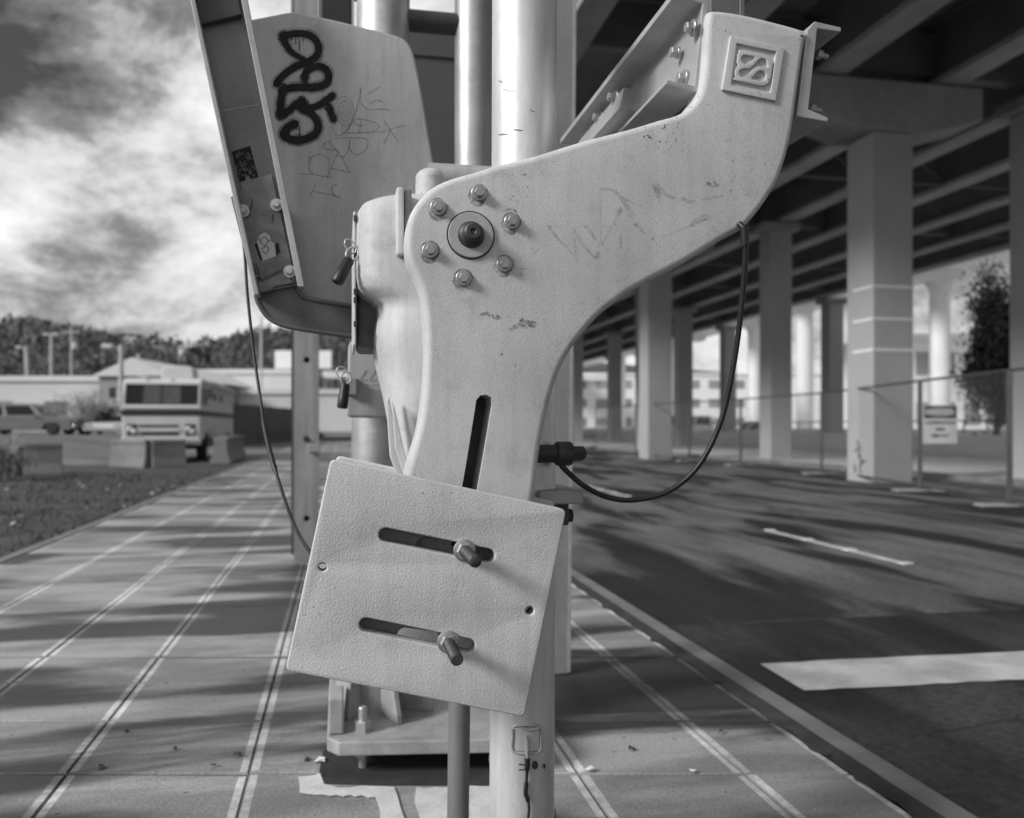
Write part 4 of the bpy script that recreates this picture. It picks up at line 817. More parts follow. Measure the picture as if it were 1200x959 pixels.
def text(name, s, u, v_, size, off, m, parent):
    cu = bpy.data.curves.new('t', 'FONT'); cu.body = s; cu.size = size; cu.align_x = 'CENTER'; cu.align_y = 'CENTER'; cu.extrude = .0004; cu.offset = .003; cu.resolution_u = 2
    o = bpy.data.objects.new('t', cu); COL.objects.link(o); me = bpy.data.meshes.new_from_object(o.evaluated_get(bpy.context.evaluated_depsgraph_get())); bpy.data.objects.remove(o); bpy.data.curves.remove(cu)
    Mx = Matrix.Identity(4); Z = outw; 
    for i in range(3): Mx[i][0] = right[i]; Mx[i][1] = (0,0,1)[i]; Mx[i][2] = Z[i]
    P = sp0+right*SWd*u+Vector((0,0,-SHt*v_))+outw*off-WORLD[parent.name]
    me.transform(Matrix.Translation(P) @ Mx); me.materials.clear(); me.materials.append(m); me.name = name
    o = bpy.data.objects.new(name, me); COL.objects.link(o); o.parent = parent; WORLD[o.name] = WORLD[parent.name]
text('lettering', 'DANGER', .48, .18, .125, .0112, M_sw, sgn); text('lettering', 'CONSTRUCTION', .5, .46, .066, .0072, M_sk, sgn); text('lettering', 'AREA', .5, .63, .066, .0072, M_sk, sgn); text('lettering', 'KEEP OUT', .5, .80, .066, .0072, M_sk, sgn)

# ------------------------------------------------------------------ vehicles
M_carw = mat('car_white', .66, .3, var=.04, fine=0); M_carg = mat('car_silver', .17, .35, .3, var=.08, fine=0); M_chrome = mat('chrome', .6, .15, .9, var=.05, fine=0); M_lamp = mat('lamp_lens', .55, .15, .2, var=.05, fine=0)
def wheel(parent, c, r, wd, ax):
    t = MB(); t.lathe([(r*.62,-wd/2),(r*.9,-wd/2),(r,-wd*.38),(r,wd*.38),(r*.9,wd/2),(r*.62,wd/2)], c, ax, 22); to = t.build('wheel', M_tyre, parent, smooth=40)
    h = MB(); h.lathe([(0,wd*.30),(r*.2,wd*.42),(r*.3,wd*.36),(r*.55,wd*.32),(r*.62,wd*.46),(r*.62,-wd*.4),(0,-wd*.4)], c, ax, 22); h.build('rim', M_chrome, to, smooth=40)
def car(name, label, cat, pos, head, L_, W_, H_, prof, cabin, paint):
    """prof: lower-body side outline (x forward 0..1, z 0..1); cabin: base x0,x1 and roof x0,x1"""
    t = thing(name, label, cat, pos); P0 = Vector(pos); f = Vector((math.cos(head), math.sin(head), 0)); l = Vector((-f.y, f.x, 0))
    g_ = lambda x, y, z: P0+f*((x-.5)*L_)+l*(y*W_)+Vector((0,0,z*H_))
    mb = MB(); rings = []
    for y, ins_ in ((-.5,.012),(-.47,0),(.47,0),(.5,.012)): rings.append([g_(x+(ins_ if x < .5 else -ins_), y, z+(ins_*1.5 if z < .4 else -ins_)) for x, z in prof])
    mb.loft(rings); mb.build('body', paint, t, smooth=30, bevel=.02)
    b0, b1, r0, r1, zb = cabin
    cb_ = MB(); base = [g_(b0,-.47,zb), g_(b1,-.47,zb), g_(b1,.47,zb), g_(b0,.47,zb)]; roof = [g_(r0,-.38,.985), g_(r1,-.38,.985), g_(r1,.38,.985), g_(r0,.38,.985)]; up_ = [p+Vector((0,0,.03)) for p in [r_.lerp((roof[0]+roof[2])/2, .12) for r_ in roof]]
    cb_.loft([base, roof, up_]); cb_.build('cabin', paint, t, smooth=0, bevel=.03)
    def pane(i, u0, u1, nm='side_window'):
        a, b, c, d = base[i], base[(i+1)%4], roof[(i+1)%4], roof[i]; F_ = lambda u, v_: (a.lerp(b, u)).lerp(d.lerp(c, u), v_)
        nrm = (b-a).cross(d-a).normalized(); ctr = (base[0]+base[2])/2
        if nrm.dot(a-ctr) < 0: nrm = -nrm
        q = MB(); q.prism([F_(u, v_)+nrm*.004 for u, v_ in ((u0,.12),(u1,.12),(u1,.88),(u0,.88))], nrm*.01); q.build(nm, M_glass, t, smooth=0)
    for i in (0, 2): pane(i, .08, .46); pane(i, .52, .92)
    pane(1, .06, .94, 'windshield'); pane(3, .06, .94, 'rear_window')
    r = .155*L_/2 if L_ > 4 else .3
    r = .32
    for x in (.19, .81):
        for s in (-1, 1): wheel(t, g_(x, .44*s, 0)+Vector((0,0,r)), r, .2, l*s)
    for s in (-1, 1):
        q = MB(); q.cbox(g_(.995, .36*s, .44), (.06, .34, .14), Euler((0,0,head))); q.build('headlight', M_lamp, t, smooth=0, bevel=.02)
        q = MB(); q.cbox(g_(.004, .40*s, .50), (.05, .22, .16), Euler((0,0,head))); q.build('tail_light', M_dark, t, smooth=0, bevel=.02)
        q = MB(); q.cbox(g_(b1-.06, .54*s, zb+.03), (.12, .16, .12), Euler((0,0,head))); q.build('mirror', paint, t, smooth=0, bevel=.03)
    for x in (1.005, -.005):
        q = MB(); q.cbox(g_(x, 0, .27), (.10, W_*.98, .16), Euler((0,0,head))); q.build('bumper', M_chrome, t, smooth=0, bevel=.03)
    return t
LOWP = [(.02,.14),(.10,.14),(.115,.30),(.15,.40),(.23,.40),(.265,.30),(.28,.14),(.72,.14),(.735,.30),(.77,.40),(.85,.40),(.885,.30),(.90,.14),(.98,.14),(1.,.30),(.99,.50),(.80,.58),(.30,.62),(.02,.60),(0.,.40)]
HEADR = Vector((CA, -SA, 0))
def lotpt(px, py, t):
    p = pt(px, py, t); return (p.x, p.y, lotz(p.x, p.y)-.005)
car('parked_car', 'silver grey station wagon parked side on at the far left', 'car', lotpt(34, 508, 41), math.atan2(-SA, CA)+.05, 4.9, 1.8, 1.48, LOWP, (.02,.72,.06,.60,.58), M_carg)
car('parked_car', 'low white car half hidden behind the motorhome', 'car', lotpt(130, 509, 43), R(-86), 4.4, 1.75, 1.02, LOWP, (.25,.66,.34,.54,.56), M_carw)
p = gr(752, 514.5, RZ); car('white_van', 'white van seen under the overpass beside the middle column', 'van', (p.x+1, p.y-8, RZ+.03), R(200), 5.2, 2.0, 2.1, LOWP, (.02,.86,.03,.72,.56), M_carw)
p = pt(886, 505, 57); car('parked_car', 'white car parked beyond the fence under the overpass', 'car', (p.x, p.y, RZ+.03), R(170), 4.6, 1.8, 1.5, LOWP, (.05,.74,.12,.6,.58), M_carw)
p = pt(1100, 530, 40)
# motorhome
V0 = 26.3; xa, xb = at(142, 500, V0).x, at(235.5, 500, V0).x; zb = .02
rv = thing('motorhome', 'old boxy white motorhome with dark waist stripe parked on the lot', 'motorhome', ((xa+xb)/2, V0, zb))
Lr = 7.6; M_rv = mat('rv_shell', .55, .45, var=.10, vscale=.8, fine=.04, fscale=20); M_rvs = mat('rv_stripe', .025, .5, var=.2, fine=0); M_cur = mat('rv_curtain', .30, .9, var=.25, vscale=6, fine=.1, stretch=(3,3,.3))
zof = lambda py: at(190, py, V0).z
zr = zof(442.5); zw1, zw0 = zof(450.5), zof(474.5); zbt = zof(517)
prof = [(0,zbt),(0,zw0-.12),(.16,zw1+.05),(.30,zr-.03),(.55,zr),(Lr-.15,zr),(Lr,zr-.15),(Lr,zbt+.05),(Lr*.80+.55,zbt+.02),(Lr*.80+.4,zb+.78),(Lr*.80-.4,zb+.78),(Lr*.80-.55,zbt),(1.75,zbt),(1.6,zb+.8),(.85,zb+.8),(.7,zbt)]
mb = MB(); mb.prism([(xa, V0+y, z_) for y, z_ in prof], (xb-xa, 0, 0)); mb.build('shell', M_rv, rv, smooth=0, bevel=.06, seg=3)
wy = lambda z_: V0+.16*(z_-(zw0-.12))/(zw1+.05-zw0+.12)
def slab_front(nm, u0, u1, z0_, z1_, off, th, m, par=None):
    q = MB(); X0 = xa+(xb-xa)*u0; X1 = xa+(xb-xa)*u1; P = [(X0, wy(z0_)-off, z0_), (X1, wy(z0_)-off, z0_), (X1, wy(z1_)-off, z1_), (X0, wy(z1_)-off, z1_)]; q.prism(P, (0,-th,0)); return q.build(nm, m, par or rv, smooth=0, bevel=.004)
wsd = slab_front('windshield', .05, .965, zw0, zw1, .002, .012, M_rvs)
slab_front('curtain', .27, .49, zw0+.04, zw1-.03, .0145, .012, M_cur, wsd); slab_front('curtain', .51, .74, zw0+.04, zw1-.05, .0145, .012, M_cur, wsd)
gm = bpy.data.materials.new('clear_glass'); gm.use_nodes = True; gt_ = gm.node_tree; b_ = gt_.nodes['Principled BSDF']; b_.inputs['Base Color'].default_value = (.7,.7,.7,1); b_.inputs['Roughness'].default_value = .03; b_.inputs['Transmission Weight'].default_value = 1; b_.inputs['IOR'].default_value = 1.2
slab_front('glass', .05, .965, zw0, zw1, .05, .006, gm, wsd)
for u0, u1, za, zb_ in ((.03,.05,zw0-.06,zw1+.06),(.965,.985,zw0-.06,zw1+.06),(.05,.965,zw0-.10,zw0),(.05,.965,zw1,zw1+.06)): slab_front('windshield_frame', u0, u1, za, zb_, .005, .065, M_rv, wsd)
z2, z3 = zof(487.5), zof(481)
def fb(nm, u0, u1, za, zb_, th, m, par=None, bev=.01, off=.002):
    q = MB(); q.box((xa+(xb-xa)*u0, V0-off-th, za), (xa+(xb-xa)*u1, V0-off, zb_)); return q.build(nm, m, par or rv, smooth=0, bevel=bev)
fb('waist_stripe', 0, 1, z2, z3, .01, M_rvs); fb('belt_trim', 0, 1, z3+.03, z3+.12, .05, M_rv)
fb('grille_slot', .22, .72, zof(501), zof(498), .012, M_rvs); fb('grille_slot', .24, .72, zof(510.5), zof(507), .012, M_rvs); fb('grille_bar', .20, .74, zof(506), zof(502), .03, M_rv)
for u in (.07, .80):
    hd = fb('headlight_panel', u, u+.13, zof(511), zof(497), .015, M_dark)
    for uu, zz_ in ((.035, 503), (.085, 506)):
        q = MB(); q.lathe([(.085,0),(.085,.03),(.07,.05),(0,.06)], (xa+(xb-xa)*(u+uu+.01), V0-.017, zof(zz_)), (0,-1,0), 18); q.build('headlight', M_lamp, hd, smooth=50)
fb('bumper', -.01, 1.01, zof(522), zof(515.5), .16, M_chrome, bev=.03)
for u in (.3, .62):
    q = MB(); q.lathe([(.05,0),(.05,.03),(0,.04)], (xa+(xb-xa)*u, V0+.25, zr-.05), (0,-1,0), 10); q.build('marker_light', M_lamp, rv, smooth=40)
Xs = xb
def side(nm, y0_, y1_, za, zb_, th, m, par=None):
    q = MB(); q.box((Xs+.002, V0+y0_, za), (Xs+.002+th, V0+y1_, zb_)); return q.build(nm, m, par or rv, smooth=0, bevel=.004)
side('side_stripe', 0.02, Lr-.03, z2, z3, .01, M_rvs)
w0_ = side('cab_door_window', .25, 1.25, zw0+.02, zw1-.08, .012, M_glass)
for y0_, y1_ in ((2.2,3.1),(3.7,4.7),(6.2,7.2)):
    wf = side('side_window_frame', y0_-.06, y1_+.06, zw0+.14, zw1-.1, .01, M_rv); side('side_window', y0_, y1_, zw0+.2, zw1-.16, .018, M_glass, wf)
side('locker_door', 2.2, 3.4, zbt+.2, z2-.25, .012, M_rv); side('awning_roll', .6, Lr-.3, zr-.16, zr-.06, .09, M_rv)
side('skirt', 2.0, 5.3, zbt-.02, zbt+.08, .012, M_rvs)
for s_, X in ((-1, xa), (1, xb)):
    mr_ = MB(); mr_.tube([(X, V0+.1, zw0+.05), (X+.22*s_, V0-.05, zw0+.1), (X+.22*s_, V0-.05, zw0+.55), (X, V0+.12, zw1-.15)], .014, 6); mo = mr_.build('mirror_bracket', M_chrome, rv, smooth=50)
    q = MB(); q.cbox((X+.22*s_, V0-.07, zw0+.34), (.18, .06, .30)); q.build('mirror', M_dark, mo, smooth=0, bevel=.02)
ac = MB(); ac.prism([((xa+xb)/2+dx, V0+2.2, z_) for dx, z_ in ((-.45,zr),(.55,zr),(.50,zr+.40),(.42,zr+.48),(-.35,zr+.48),(-.42,zr+.40))], (0,1.0,0)); ac.build('roof_air_unit', M_rv, rv, smooth=0, bevel=.04)
rk = MB(); 
for X in (xa+.2, xb-.2): rk.tube([(X, V0+1, zr+.1), (X, V0+Lr-.5, zr+.1)], .02, 6)
rk.build('roof_rail', M_chrome, rv, smooth=50)
for yy in (1.22, Lr*.80):
    for s_, X in ((-1, xa+.16), (1, xb-.16)): wheel(rv, Vector((X, V0+yy, zb+.38)), .38, .24, Vector((s_,0,0)))
ax_ = MB(); ax_.box((xa+.3, V0+.6, zb+.35), (xb-.3, V0+Lr-.4, zbt+.1)); ax_.build('chassis', M_black, rv, smooth=0)

# ------------------------------------------------------------------ concrete blocks by the lot
M_blk = mat('block_concrete', .22, .9, var=.2, vscale=2, fine=.12, fscale=20, bump=.3, bscale=40)
def gl(px, py): 
    p = gr(px, py, 0.); return (p.x, p.y, lotz(p.x, p.y)-.01)
JB_ = [((-30,556.5),(26,557.5),'concrete barrier block cut off by the left edge of the picture'), ((28,557.5),(73,556.5),'second concrete barrier block from the left edge, on the verge'), ((134,547),(175,547.5),'left concrete barrier block of the pair before the motorhome'), ((177,547.5),(216,546.5),'right concrete barrier block of the pair before the motorhome')]
for a, b, lb_ in JB_: jersey('barrier_block', lb_, gl(*a), gl(*b), h=.74, b=.46, m=M_blk, group='concrete blocks along the verge')
a = gl(258, 542.5); jersey('barrier_block', 'concrete barrier block seen end on beside the sidewalk', a, (a[0]+.15, a[1]+3.0, a[2]+.05), h=.76, b=.56, m=M_blk, group='concrete blocks along the verge')

# ------------------------------------------------------------------ buildings and poles at the left
M_bw = mat('bldg_white', .58, .8, var=.08, vscale=.2, fine=.04); M_bg = mat('bldg_grey', .30, .8, var=.1, vscale=.3, fine=.05); M_roof = mat('roof_white', .62, .6, var=.06, vscale=.2, fine=.04); M_fw = mat('fence_wood', .10, .85, var=.2, vscale=.7, fine=.1, stretch=(4,4,.3))
def bldg(name, label, px0, px1, pyt, t, dep, m, roof=None, wins=(), gable=0, doors=()):
    a = pt(px0, pyt, t); b = pt(px1, pyt, t); d = HEADR; n = Vector((SA, CA, 0)); ln = (b-a).length; z0_ = lotz(-20, 60)-.1; zt = a.z
    o = thing(name, label, 'building', (a.x, a.y, z0_)); A0 = Vector((a.x, a.y, z0_))
    mb = MB(); mb.prism([A0, A0+d*ln, A0+d*ln+n*dep, A0+n*dep], (0,0,zt-z0_)); mb.build('wall', m, o, smooth=0)
    T = Vector((0,0,zt-z0_))
    mb = MB()
    if gable: mb.prism([A0+T-d*.4-n*.3, A0+T+d*(ln+.4)-n*.3, A0+T+d*ln/2-n*.3+Vector((0,0,gable))], n*(dep+.6))
    else: mb.prism([A0+T-d*.2-n*.2, A0+T+d*(ln+.2)-n*.2, A0+T+d*(ln+.2)+n*(dep+.2), A0+T-d*.2+n*(dep+.2)], (0,0,.45))
    mb.build('roof', roof or M_roof, o, smooth=0)
    for u0, u1, v0_, v1_ in wins:
        q = MB(); P = [A0+d*ln*u+T*v_-n*.02 for u, v_ in ((u0,v0_),(u1,v0_),(u1,v1_),(u0,v1_))]; q.prism(P, -n*.06); wo_ = q.build('window', M_bg, o, smooth=0)
        q = MB(); P = [A0+d*ln*u+T*v_-n*.085 for u, v_ in ((u0+.004,v0_+.03),(u1-.004,v0_+.03),(u1-.004,v1_-.03),(u0+.004,v1_-.03))]; q.prism(P, -n*.02); q.build('pane', M_carg, wo_, smooth=0)
    return o
bldg('warehouse', 'long low white warehouse behind the silver station wagon', -140, 116, 447, 72, 18, M_bw, wins=((.50,.60,.3,.62),(.75,.85,.3,.62),(.28,.36,.3,.62)))
bldg('gabled_shed', 'white gabled shed behind the motorhome roof', 116, 196, 441, 62, 20, M_bg, gable=1.35, wins=((.45,.75,.2,.75),))
bldg('warehouse', 'long white roofed warehouse right of the motorhome, behind the dark fence', 205, 420, 462, 78, 22, M_bw, roof=M_roof)
mb = MB()
q = bldg('warehouse', 'white block with raised upper wall behind the dark fence', 232, 345, 438, 90, 15, M_bw)
fw = thing('board_fence', 'dark board fence running back behind the motorhome', 'fence', lotpt(276, 510, 44))
a = Vector(lotpt(262, 510, 42)); b = Vector(lotpt(352, 505, 60)); n_ = 34
for k in range(n_):
    p = a.lerp(b, k/n_); q2 = a.lerp(b, (k+.94)/n_); q = MB(); hh = 2.25+.0*k+rnd.uniform(-.04, .04); off = Vector((0, rnd.uniform(0,.02), 0)); q.prism([p+off, q2+off, q2+off+Vector((0,.05,0)), p+off+Vector((0,.05,0))], (0,0,hh)); q.build('board', M_fw, fw, smooth=0)
M_up = mat('pole_pale', .45, .7, var=.15, vscale=1, fine=.05)
def upole(label, px, pyt, t, r, kind, lean=0):
    p = pt(px, 500, t); zt = pt(px, pyt, t).z; o = thing('utility_pole', label, 'pole', (p.x, p.y, lotz(-20, 60)-.1)); z0_ = lotz(-20,60)-.1
    mb = MB(); mb.tube([(p.x+lean, p.y, z0_), (p.x, p.y, zt)], [r, r*.75], 10); mb.build('shaft', M_up, o, smooth=60)
    if kind == 'lamp':
        for s_ in (-1, 1): q = MB(); q.cbox(Vector((p.x, p.y, zt))+HEADR*.55*s_, (.7, .5, .28), Euler((0,0,-A))); q.build('lamp_head', M_lamp, o, smooth=0, bevel=.05)
    elif kind == 'cross':
        q = MB(); q.cbox((p.x, p.y, zt-.6), (2.2, .14, .16), Euler((0,0,-A))); q.build('crossarm', M_up, o, smooth=0)
        q = MB(); q.lathe([(.0,0),(.3,0),(.32,.1),(.32,.8),(.2,.9),(0,.9)], Vector((p.x, p.y, zt-2.8))+HEADR*.45, (0,0,1), 12); q.build('transformer', M_up, o, smooth=50)
    elif kind == 'arm':
        q = MB(); q.tube([Vector((p.x, p.y, zt-.3)), Vector((p.x, p.y, zt-.1))-HEADR*.6], .05, 6); q.build('lamp_arm', M_up, o, smooth=50)
        q = MB(); q.cbox(Vector((p.x, p.y, zt-.1))-HEADR*.75, (.6, .4, .25), Euler((0,0,-A))); q.build('lamp_head', M_lamp, o, smooth=0, bevel=.05)
    return o
upole('short leaning pale pole at far left above the warehouse roof', 30, 406, 95, .26, 'arm', .5)
upole('twin headed floodlight pole left of the transformer pole', 60, 392, 105, .22, 'lamp'); upole('thin pole carrying a white transformer above the warehouse', 83.5, 384, 110, .16, 'cross')
upole('white lamp pole standing left of the motorhome', 142, 404, 48, .16, 'arm'); upole('stub pole above the gabled shed roof', 162, 415, 75, .17, 'plain'); upole('thin pole right of the black hanging cable', 306, 372, 85, .14, 'plain')
# overhead wires
wr = MB()
P0 = pt(30, 407, 95); P1 = pt(-200, 440, 90); P2 = pt(306, 420, 85)
wr.tube([P0.lerp(P1, k/6)-Vector((0,0,1.6*math.sin(math.pi*k/6))) for k in range(7)], .03, 4)
tag(wr.build('overhead_wire', M_dark, smooth=0), 'sagging overhead wire from the leaning pole at far left', 'wire')
wr = MB(); wr.tube([pt(30, 408, 95).lerp(pt(142, 440, 70), k/8)-Vector((0,0,.8*math.sin(math.pi*k/8))) for k in range(9)], .025, 4); tag(wr.build('overhead_wire', M_dark, smooth=0), 'overhead wire strung right from the leaning pole over the warehouse', 'wire')
bb_ = thing('billboard', 'small white billboard panel behind the channel post', 'billboard', (pt(347, 500, 95).x, pt(347, 500, 95).y, 0))
p = pt(322, 432, 95); q2 = pt(388, 411, 95); q = MB(); q.prism([p, p+HEADR*(q2-p).xy.length, p+HEADR*(q2-p).xy.length+Vector((0,0,q2.z-p.z)), p+Vector((0,0,q2.z-p.z))], Vector((SA,CA,0))*.3); q.build('panel', M_white, bb_, smooth=0)
for u in (.2, .8): q = MB(); pp_ = p+HEADR*(q2-p).xy.length*u+Vector((SA,CA,0))*.5; q.tube([(pp_.x, pp_.y, 0), (pp_.x, pp_.y, q2.z)], .15, 8); q.build('support', M_dark, bb_, smooth=60)

# ------------------------------------------------------------------ vegetation
def leaf_cloud(mb, c, rad, n, size, clumps=14, seed=1):
    r_ = random.Random(seed); cs = []
    for _ in range(clumps):
        a = r_.uniform(0, 6.283); u = r_.uniform(-1, 1); k = r_.uniform(.35, .95); s = math.sqrt(1-u*u)
        cs.append((Vector((c[0]+rad[0]*k*s*math.cos(a), c[1]+rad[1]*k*s*math.sin(a), c[2]+rad[2]*k*u)), r_.uniform(.25, .5)))
    for _ in range(n):
        p, k = r_.choice(cs); q = p+Vector((r_.gauss(0, rad[0]*k*.55), r_.gauss(0, rad[1]*k*.55), r_.gauss(0, rad[2]*k*.5)))
        e_ = Euler((r_.uniform(0, 6.3), r_.uniform(0, 6.3), r_.uniform(0, 6.3))).to_matrix(); s = size*r_.uniform(.6, 1.4)
        mb.add([q+e_@Vector((-s, 0, 0)), q+e_@Vector((0, -s*.5, 0)), q+e_@Vector((s, 0, 0)), q+e_@Vector((0, s*.5, 0))], [(0, 1, 2, 3)])
    return cs
M_leafd = mat('leaf_dark', .045, .22, var=.4, vscale=1.5, fine=0); M_leafm = mat('leaf_mid', .10, .55, var=.4, vscale=1.5, fine=0); M_bark = mat('bark', .10, .9, var=.3, vscale=5, fine=.1); M_twig = mat('twig_pale', .34, .8, var=.3, vscale=2, fine=0)
def tree(name, label, c, h, rad, n, size, m, seed, trunk_r=.18, cz=.62):
    c = Vector(c); o = thing(name, label, 'tree' if h > 3 else 'bush', tuple(c)); cr = MB(); cs = leaf_cloud(cr, (c.x, c.y, c.z+h*cz), rad, n, size, 18, seed)
    tk = MB(); tp = c+Vector((0, 0, h*cz)); tk.tube([c, c.lerp(tp, .5)+Vector((.05*h*.1, 0, 0)), tp], [trunk_r, trunk_r*.7, trunk_r*.3], 8)
    for p, k in cs[:12]: tk.tube([c.lerp(tp, .35+.3*((p.z*7) % 1)), p.lerp(tp, .45)-Vector((0,0,.1*h)), p], [trunk_r*.35, trunk_r*.2, trunk_r*.07], 5)
    tk.build('trunk', M_bark, o, smooth=50); crn = cr.build('crown', m, o, smooth=0); crn['kind'] = 'stuff'; return o
p = pt(1168, 500, 40); tree('broadleaf_tree', 'dark glossy tree filling the gap at right beyond the danger sign', (p.x, p.y, RZ), 8.6, (1.7, 1.7, 3.4), 15000, .10, M_leafd, 5, cz=.56)
p = lotpt(118, 505, 43); tree('bush', 'dark bush at the left flank of the motorhome', p, 1.9, (1.0, .8, .7), 2600, .06, M_leafd, 8, .06, .5)
def bare_bush(label, c, h, spread, n, seed):
    r_ = random.Random(seed); o = thing('bare_bush', label, 'bush', tuple(c)); c = Vector(c); mb = MB()
    for _ in range(n):
        a = r_.uniform(0, 6.3); s = r_.uniform(.1, 1)*spread; t_ = c+Vector((math.cos(a)*s, math.sin(a)*s, h*r_.uniform(.5, 1))); m_ = c.lerp(t_, .5)+Vector((0,0,.15*h)); mb.tube([c+Vector((math.cos(a)*.15, math.sin(a)*.15, 0)), m_, t_], [.022, .014, .006], 4)
        for _ in range(7):
            b_ = m_.lerp(t_, r_.random()); mb.tube([b_, b_+Vector((r_.uniform(-.4,.4), r_.uniform(-.4,.4), r_.uniform(.05,.4)))], [.009, .004], 3)
    br_ = mb.build('branches', M_twig, o, smooth=0); br_['kind'] = 'stuff'
    lv = MB(); leaf_cloud(lv, (c.x, c.y, c.z+h*.6), (spread, spread, h*.4), 900, .045, 20, seed); l_ = lv.build('buds', M_twig, o, smooth=0); l_['kind'] = 'stuff'
bare_bush('pale twiggy bush between the station wagon and the white car', lotpt(98, 507, 42), 2.2, 1.4, 70, 4)
bare_bush('low pale twigs beside the leftmost barrier block', gl(2, 562), .75, .4, 26, 9)
# wooded hill
HP = [(-700,380),(-300,372),(-100,380),(0,396),(30,390),(60,396),(100,402),(140,410),(180,416),(225,420),(250,418),(275,410),(305,404),(345,406),(380,400),(420,405),(520,412),(700,425),(900,440),(1300,455),(1900,450)]
hm = MB(); rows = []
for t_, k in ((190, 0.), (250, .35), (330, .75), (420, 1.), (520, 1.02), (900, .8)):
    rows.append([Vector((pt(px, 500, t_).x, pt(px, 500, t_).y, -.5+(pt(px, py, 420).z+.5)*k)) for px, py in HP])
n_ = len(HP); hm.add([p for r_ in rows for p in r_], [(j*n_+i, j*n_+i+1, (j+1)*n_+i+1, (j+1)*n_+i) for j in range(len(rows)-1) for i in range(n_-1)])
setting(hm.build('hill', mat('hill_ground', .06, .95, var=.4, vscale=.03, fine=.2, fscale=.4), smooth=60))
def hillz(px, t_):
    for i in range(len(HP)-1):
        if HP[i][0] <= px <= HP[i+1][0]: f = (px-HP[i][0])/(HP[i+1][0]-HP[i][0]); py = HP[i][1]+(HP[i+1][1]-HP[i][1])*f; break
    ks = ((190,0.),(250,.35),(330,.75),(420,1.),(520,1.02))
    for i in range(4):
        if ks[i][0] <= t_ <= ks[i+1][0]: k = ks[i][1]+(ks[i+1][1]-ks[i][1])*(t_-ks[i][0])/(ks[i+1][0]-ks[i][0]); break
    return -.5+(pt(0, py, 420).z+.5)*k
fr = MB(); r_ = random.Random(3)
for _ in range(2600):
    px = r_.uniform(-160, 640); t_ = 195+r_.random()**.6*290; p = pt(px, 500, t_); z_ = hillz(px, t_)-.3; h = r_.uniform(4.5, 9)*(1.25 if r_.random() < .08 else 1); con = r_.random() < .28
    if con:
        for q in range(3):
            zb_ = z_+h*(.15+.27*q); R_ = h*(.2-.055*q); top_ = Vector((p.x, p.y, zb_+h*.42)); ring_ = [Vector((p.x+R_*r_.uniform(.7,1.2)*math.cos(a*1.047), p.y+R_*math.sin(a*1.047), zb_+r_.uniform(-.3,.3))) for a in range(6)]
            fr.add(ring_+[top_], [(a, (a+1) % 6, 6) for a in range(6)])
    else:
        for q in range(22):
            a = r_.uniform(0, 6.283); u = r_.uniform(-1, 1); R_ = h*.34*math.sqrt(1-u*u*.8); c_ = Vector((p.x+R_*math.cos(a), p.y+R_*math.sin(a), z_+h*.55+h*.42*u)); s = h*.11*r_.uniform(.6,1.5); e_ = Euler((r_.uniform(0,6),r_.uniform(0,6),r_.uniform(0,6))).to_matrix()
            fr.add([c_+e_@Vector((-s,-s*.6,0)), c_+e_@Vector((s,-s*.4,0)), c_+e_@Vector((s*.3,s,0))], [(0,1,2)])
setting(fr.build('wooded_hillside', mat('forest', .11, .9, var=.5, vscale=.06, fine=.3, fscale=.5), smooth=0), 'stuff', 'dark wood covering the far hill behind the warehouses')
M_hs = M_bw
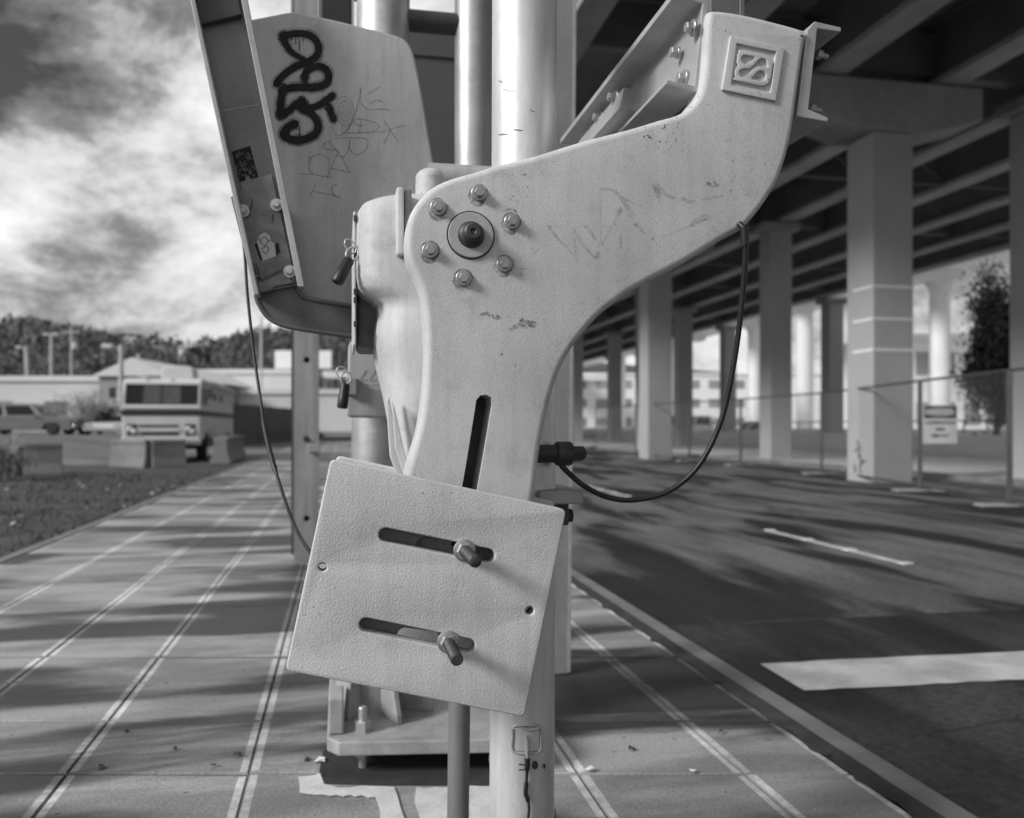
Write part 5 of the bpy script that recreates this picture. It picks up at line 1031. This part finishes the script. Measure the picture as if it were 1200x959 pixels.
for i, (px, py, t_, lb_) in enumerate(((188,408,330,'left of the two neighbouring'), (197,410,332,'right of the two neighbouring'), (220,414,325,'middle'), (229,412,338,'rightmost'), (152,404,345,'leftmost'))):
    p = pt(px, py, t_); z_ = p.z-3; o = thing('hillside_house', f'tiny white house among trees on the far hill, {lb_}', 'house', (p.x, p.y, z_), 'houses on the far hill')
    q = MB(); q.cbox((p.x, p.y, z_+1.8), (5, 5, 6), Euler((0,0,.3*i))); q.build('wall', M_bw, o, smooth=0); q = MB(); q.loft([[Vector((p.x+sx_*3.2, p.y+sy_*3.2, z_+4.85)) for sx_, sy_ in ((-1,-1),(1,-1),(1,1),(-1,1))], [Vector((p.x+sx_*2.4, p.y+sy_*.2, z_+6.2)) for sx_, sy_ in ((-1,-1),(1,-1),(1,1),(-1,1))]]); q.build('roof', M_bg, o, smooth=0)
# pale buildings beyond the overpass
M_paneL = mat('window_pale', .3, .2, var=.2, vscale=.5, fine=0)
M_bw2 = mat('bldg_bright', .82, .8, var=.05, vscale=.2, fine=.03)
def simple_block(label, px0, px1, pyt, t, m, floors=2, bays=6):
    a = pt(px0, pyt, t); b = pt(px1, pyt, t); d = HEADR; n = Vector((SA, CA, 0)); ln = (b-a).length; o = thing('far_building', label, 'building', (a.x, a.y, RZ)); A0 = Vector((a.x, a.y, RZ)); H_ = a.z-RZ
    q = MB(); q.prism([A0, A0+d*ln, A0+d*ln+n*12, A0+n*12], (0,0,H_)); q.build('wall', m, o, smooth=0)
    q = MB(); q.prism([A0-d*.3-n*.3+Vector((0,0,H_)), A0+d*(ln+.3)-n*.3+Vector((0,0,H_)), A0+d*(ln+.3)+n*12+Vector((0,0,H_)), A0-d*.3+n*12+Vector((0,0,H_))], (0,0,.5)); q.build('parapet', M_wconc, o, smooth=0)
    for f in range(floors):
        for k in range(bays):
            u0 = (k+.2)/bays; u1 = (k+.8)/bays; z0_ = H_*(f+.3)/floors; z1_ = H_*(f+.75)/floors; q = MB(); P = [A0+d*ln*u+Vector((0,0,z_))-n*.01 for u, z_ in ((u0,z0_),(u1,z0_),(u1,z1_),(u0,z1_))]; q.prism(P, -n*.08); q.build('window', M_paneL, o, smooth=0)
simple_block('pale two storey building at far right beyond the overpass', 1040, 1320, 398, 75, M_bw2, 2, 10)
simple_block('long pale building seen between the overpass columns', 640, 1010, 440, 190, M_bw2, 3, 14)
#@@END
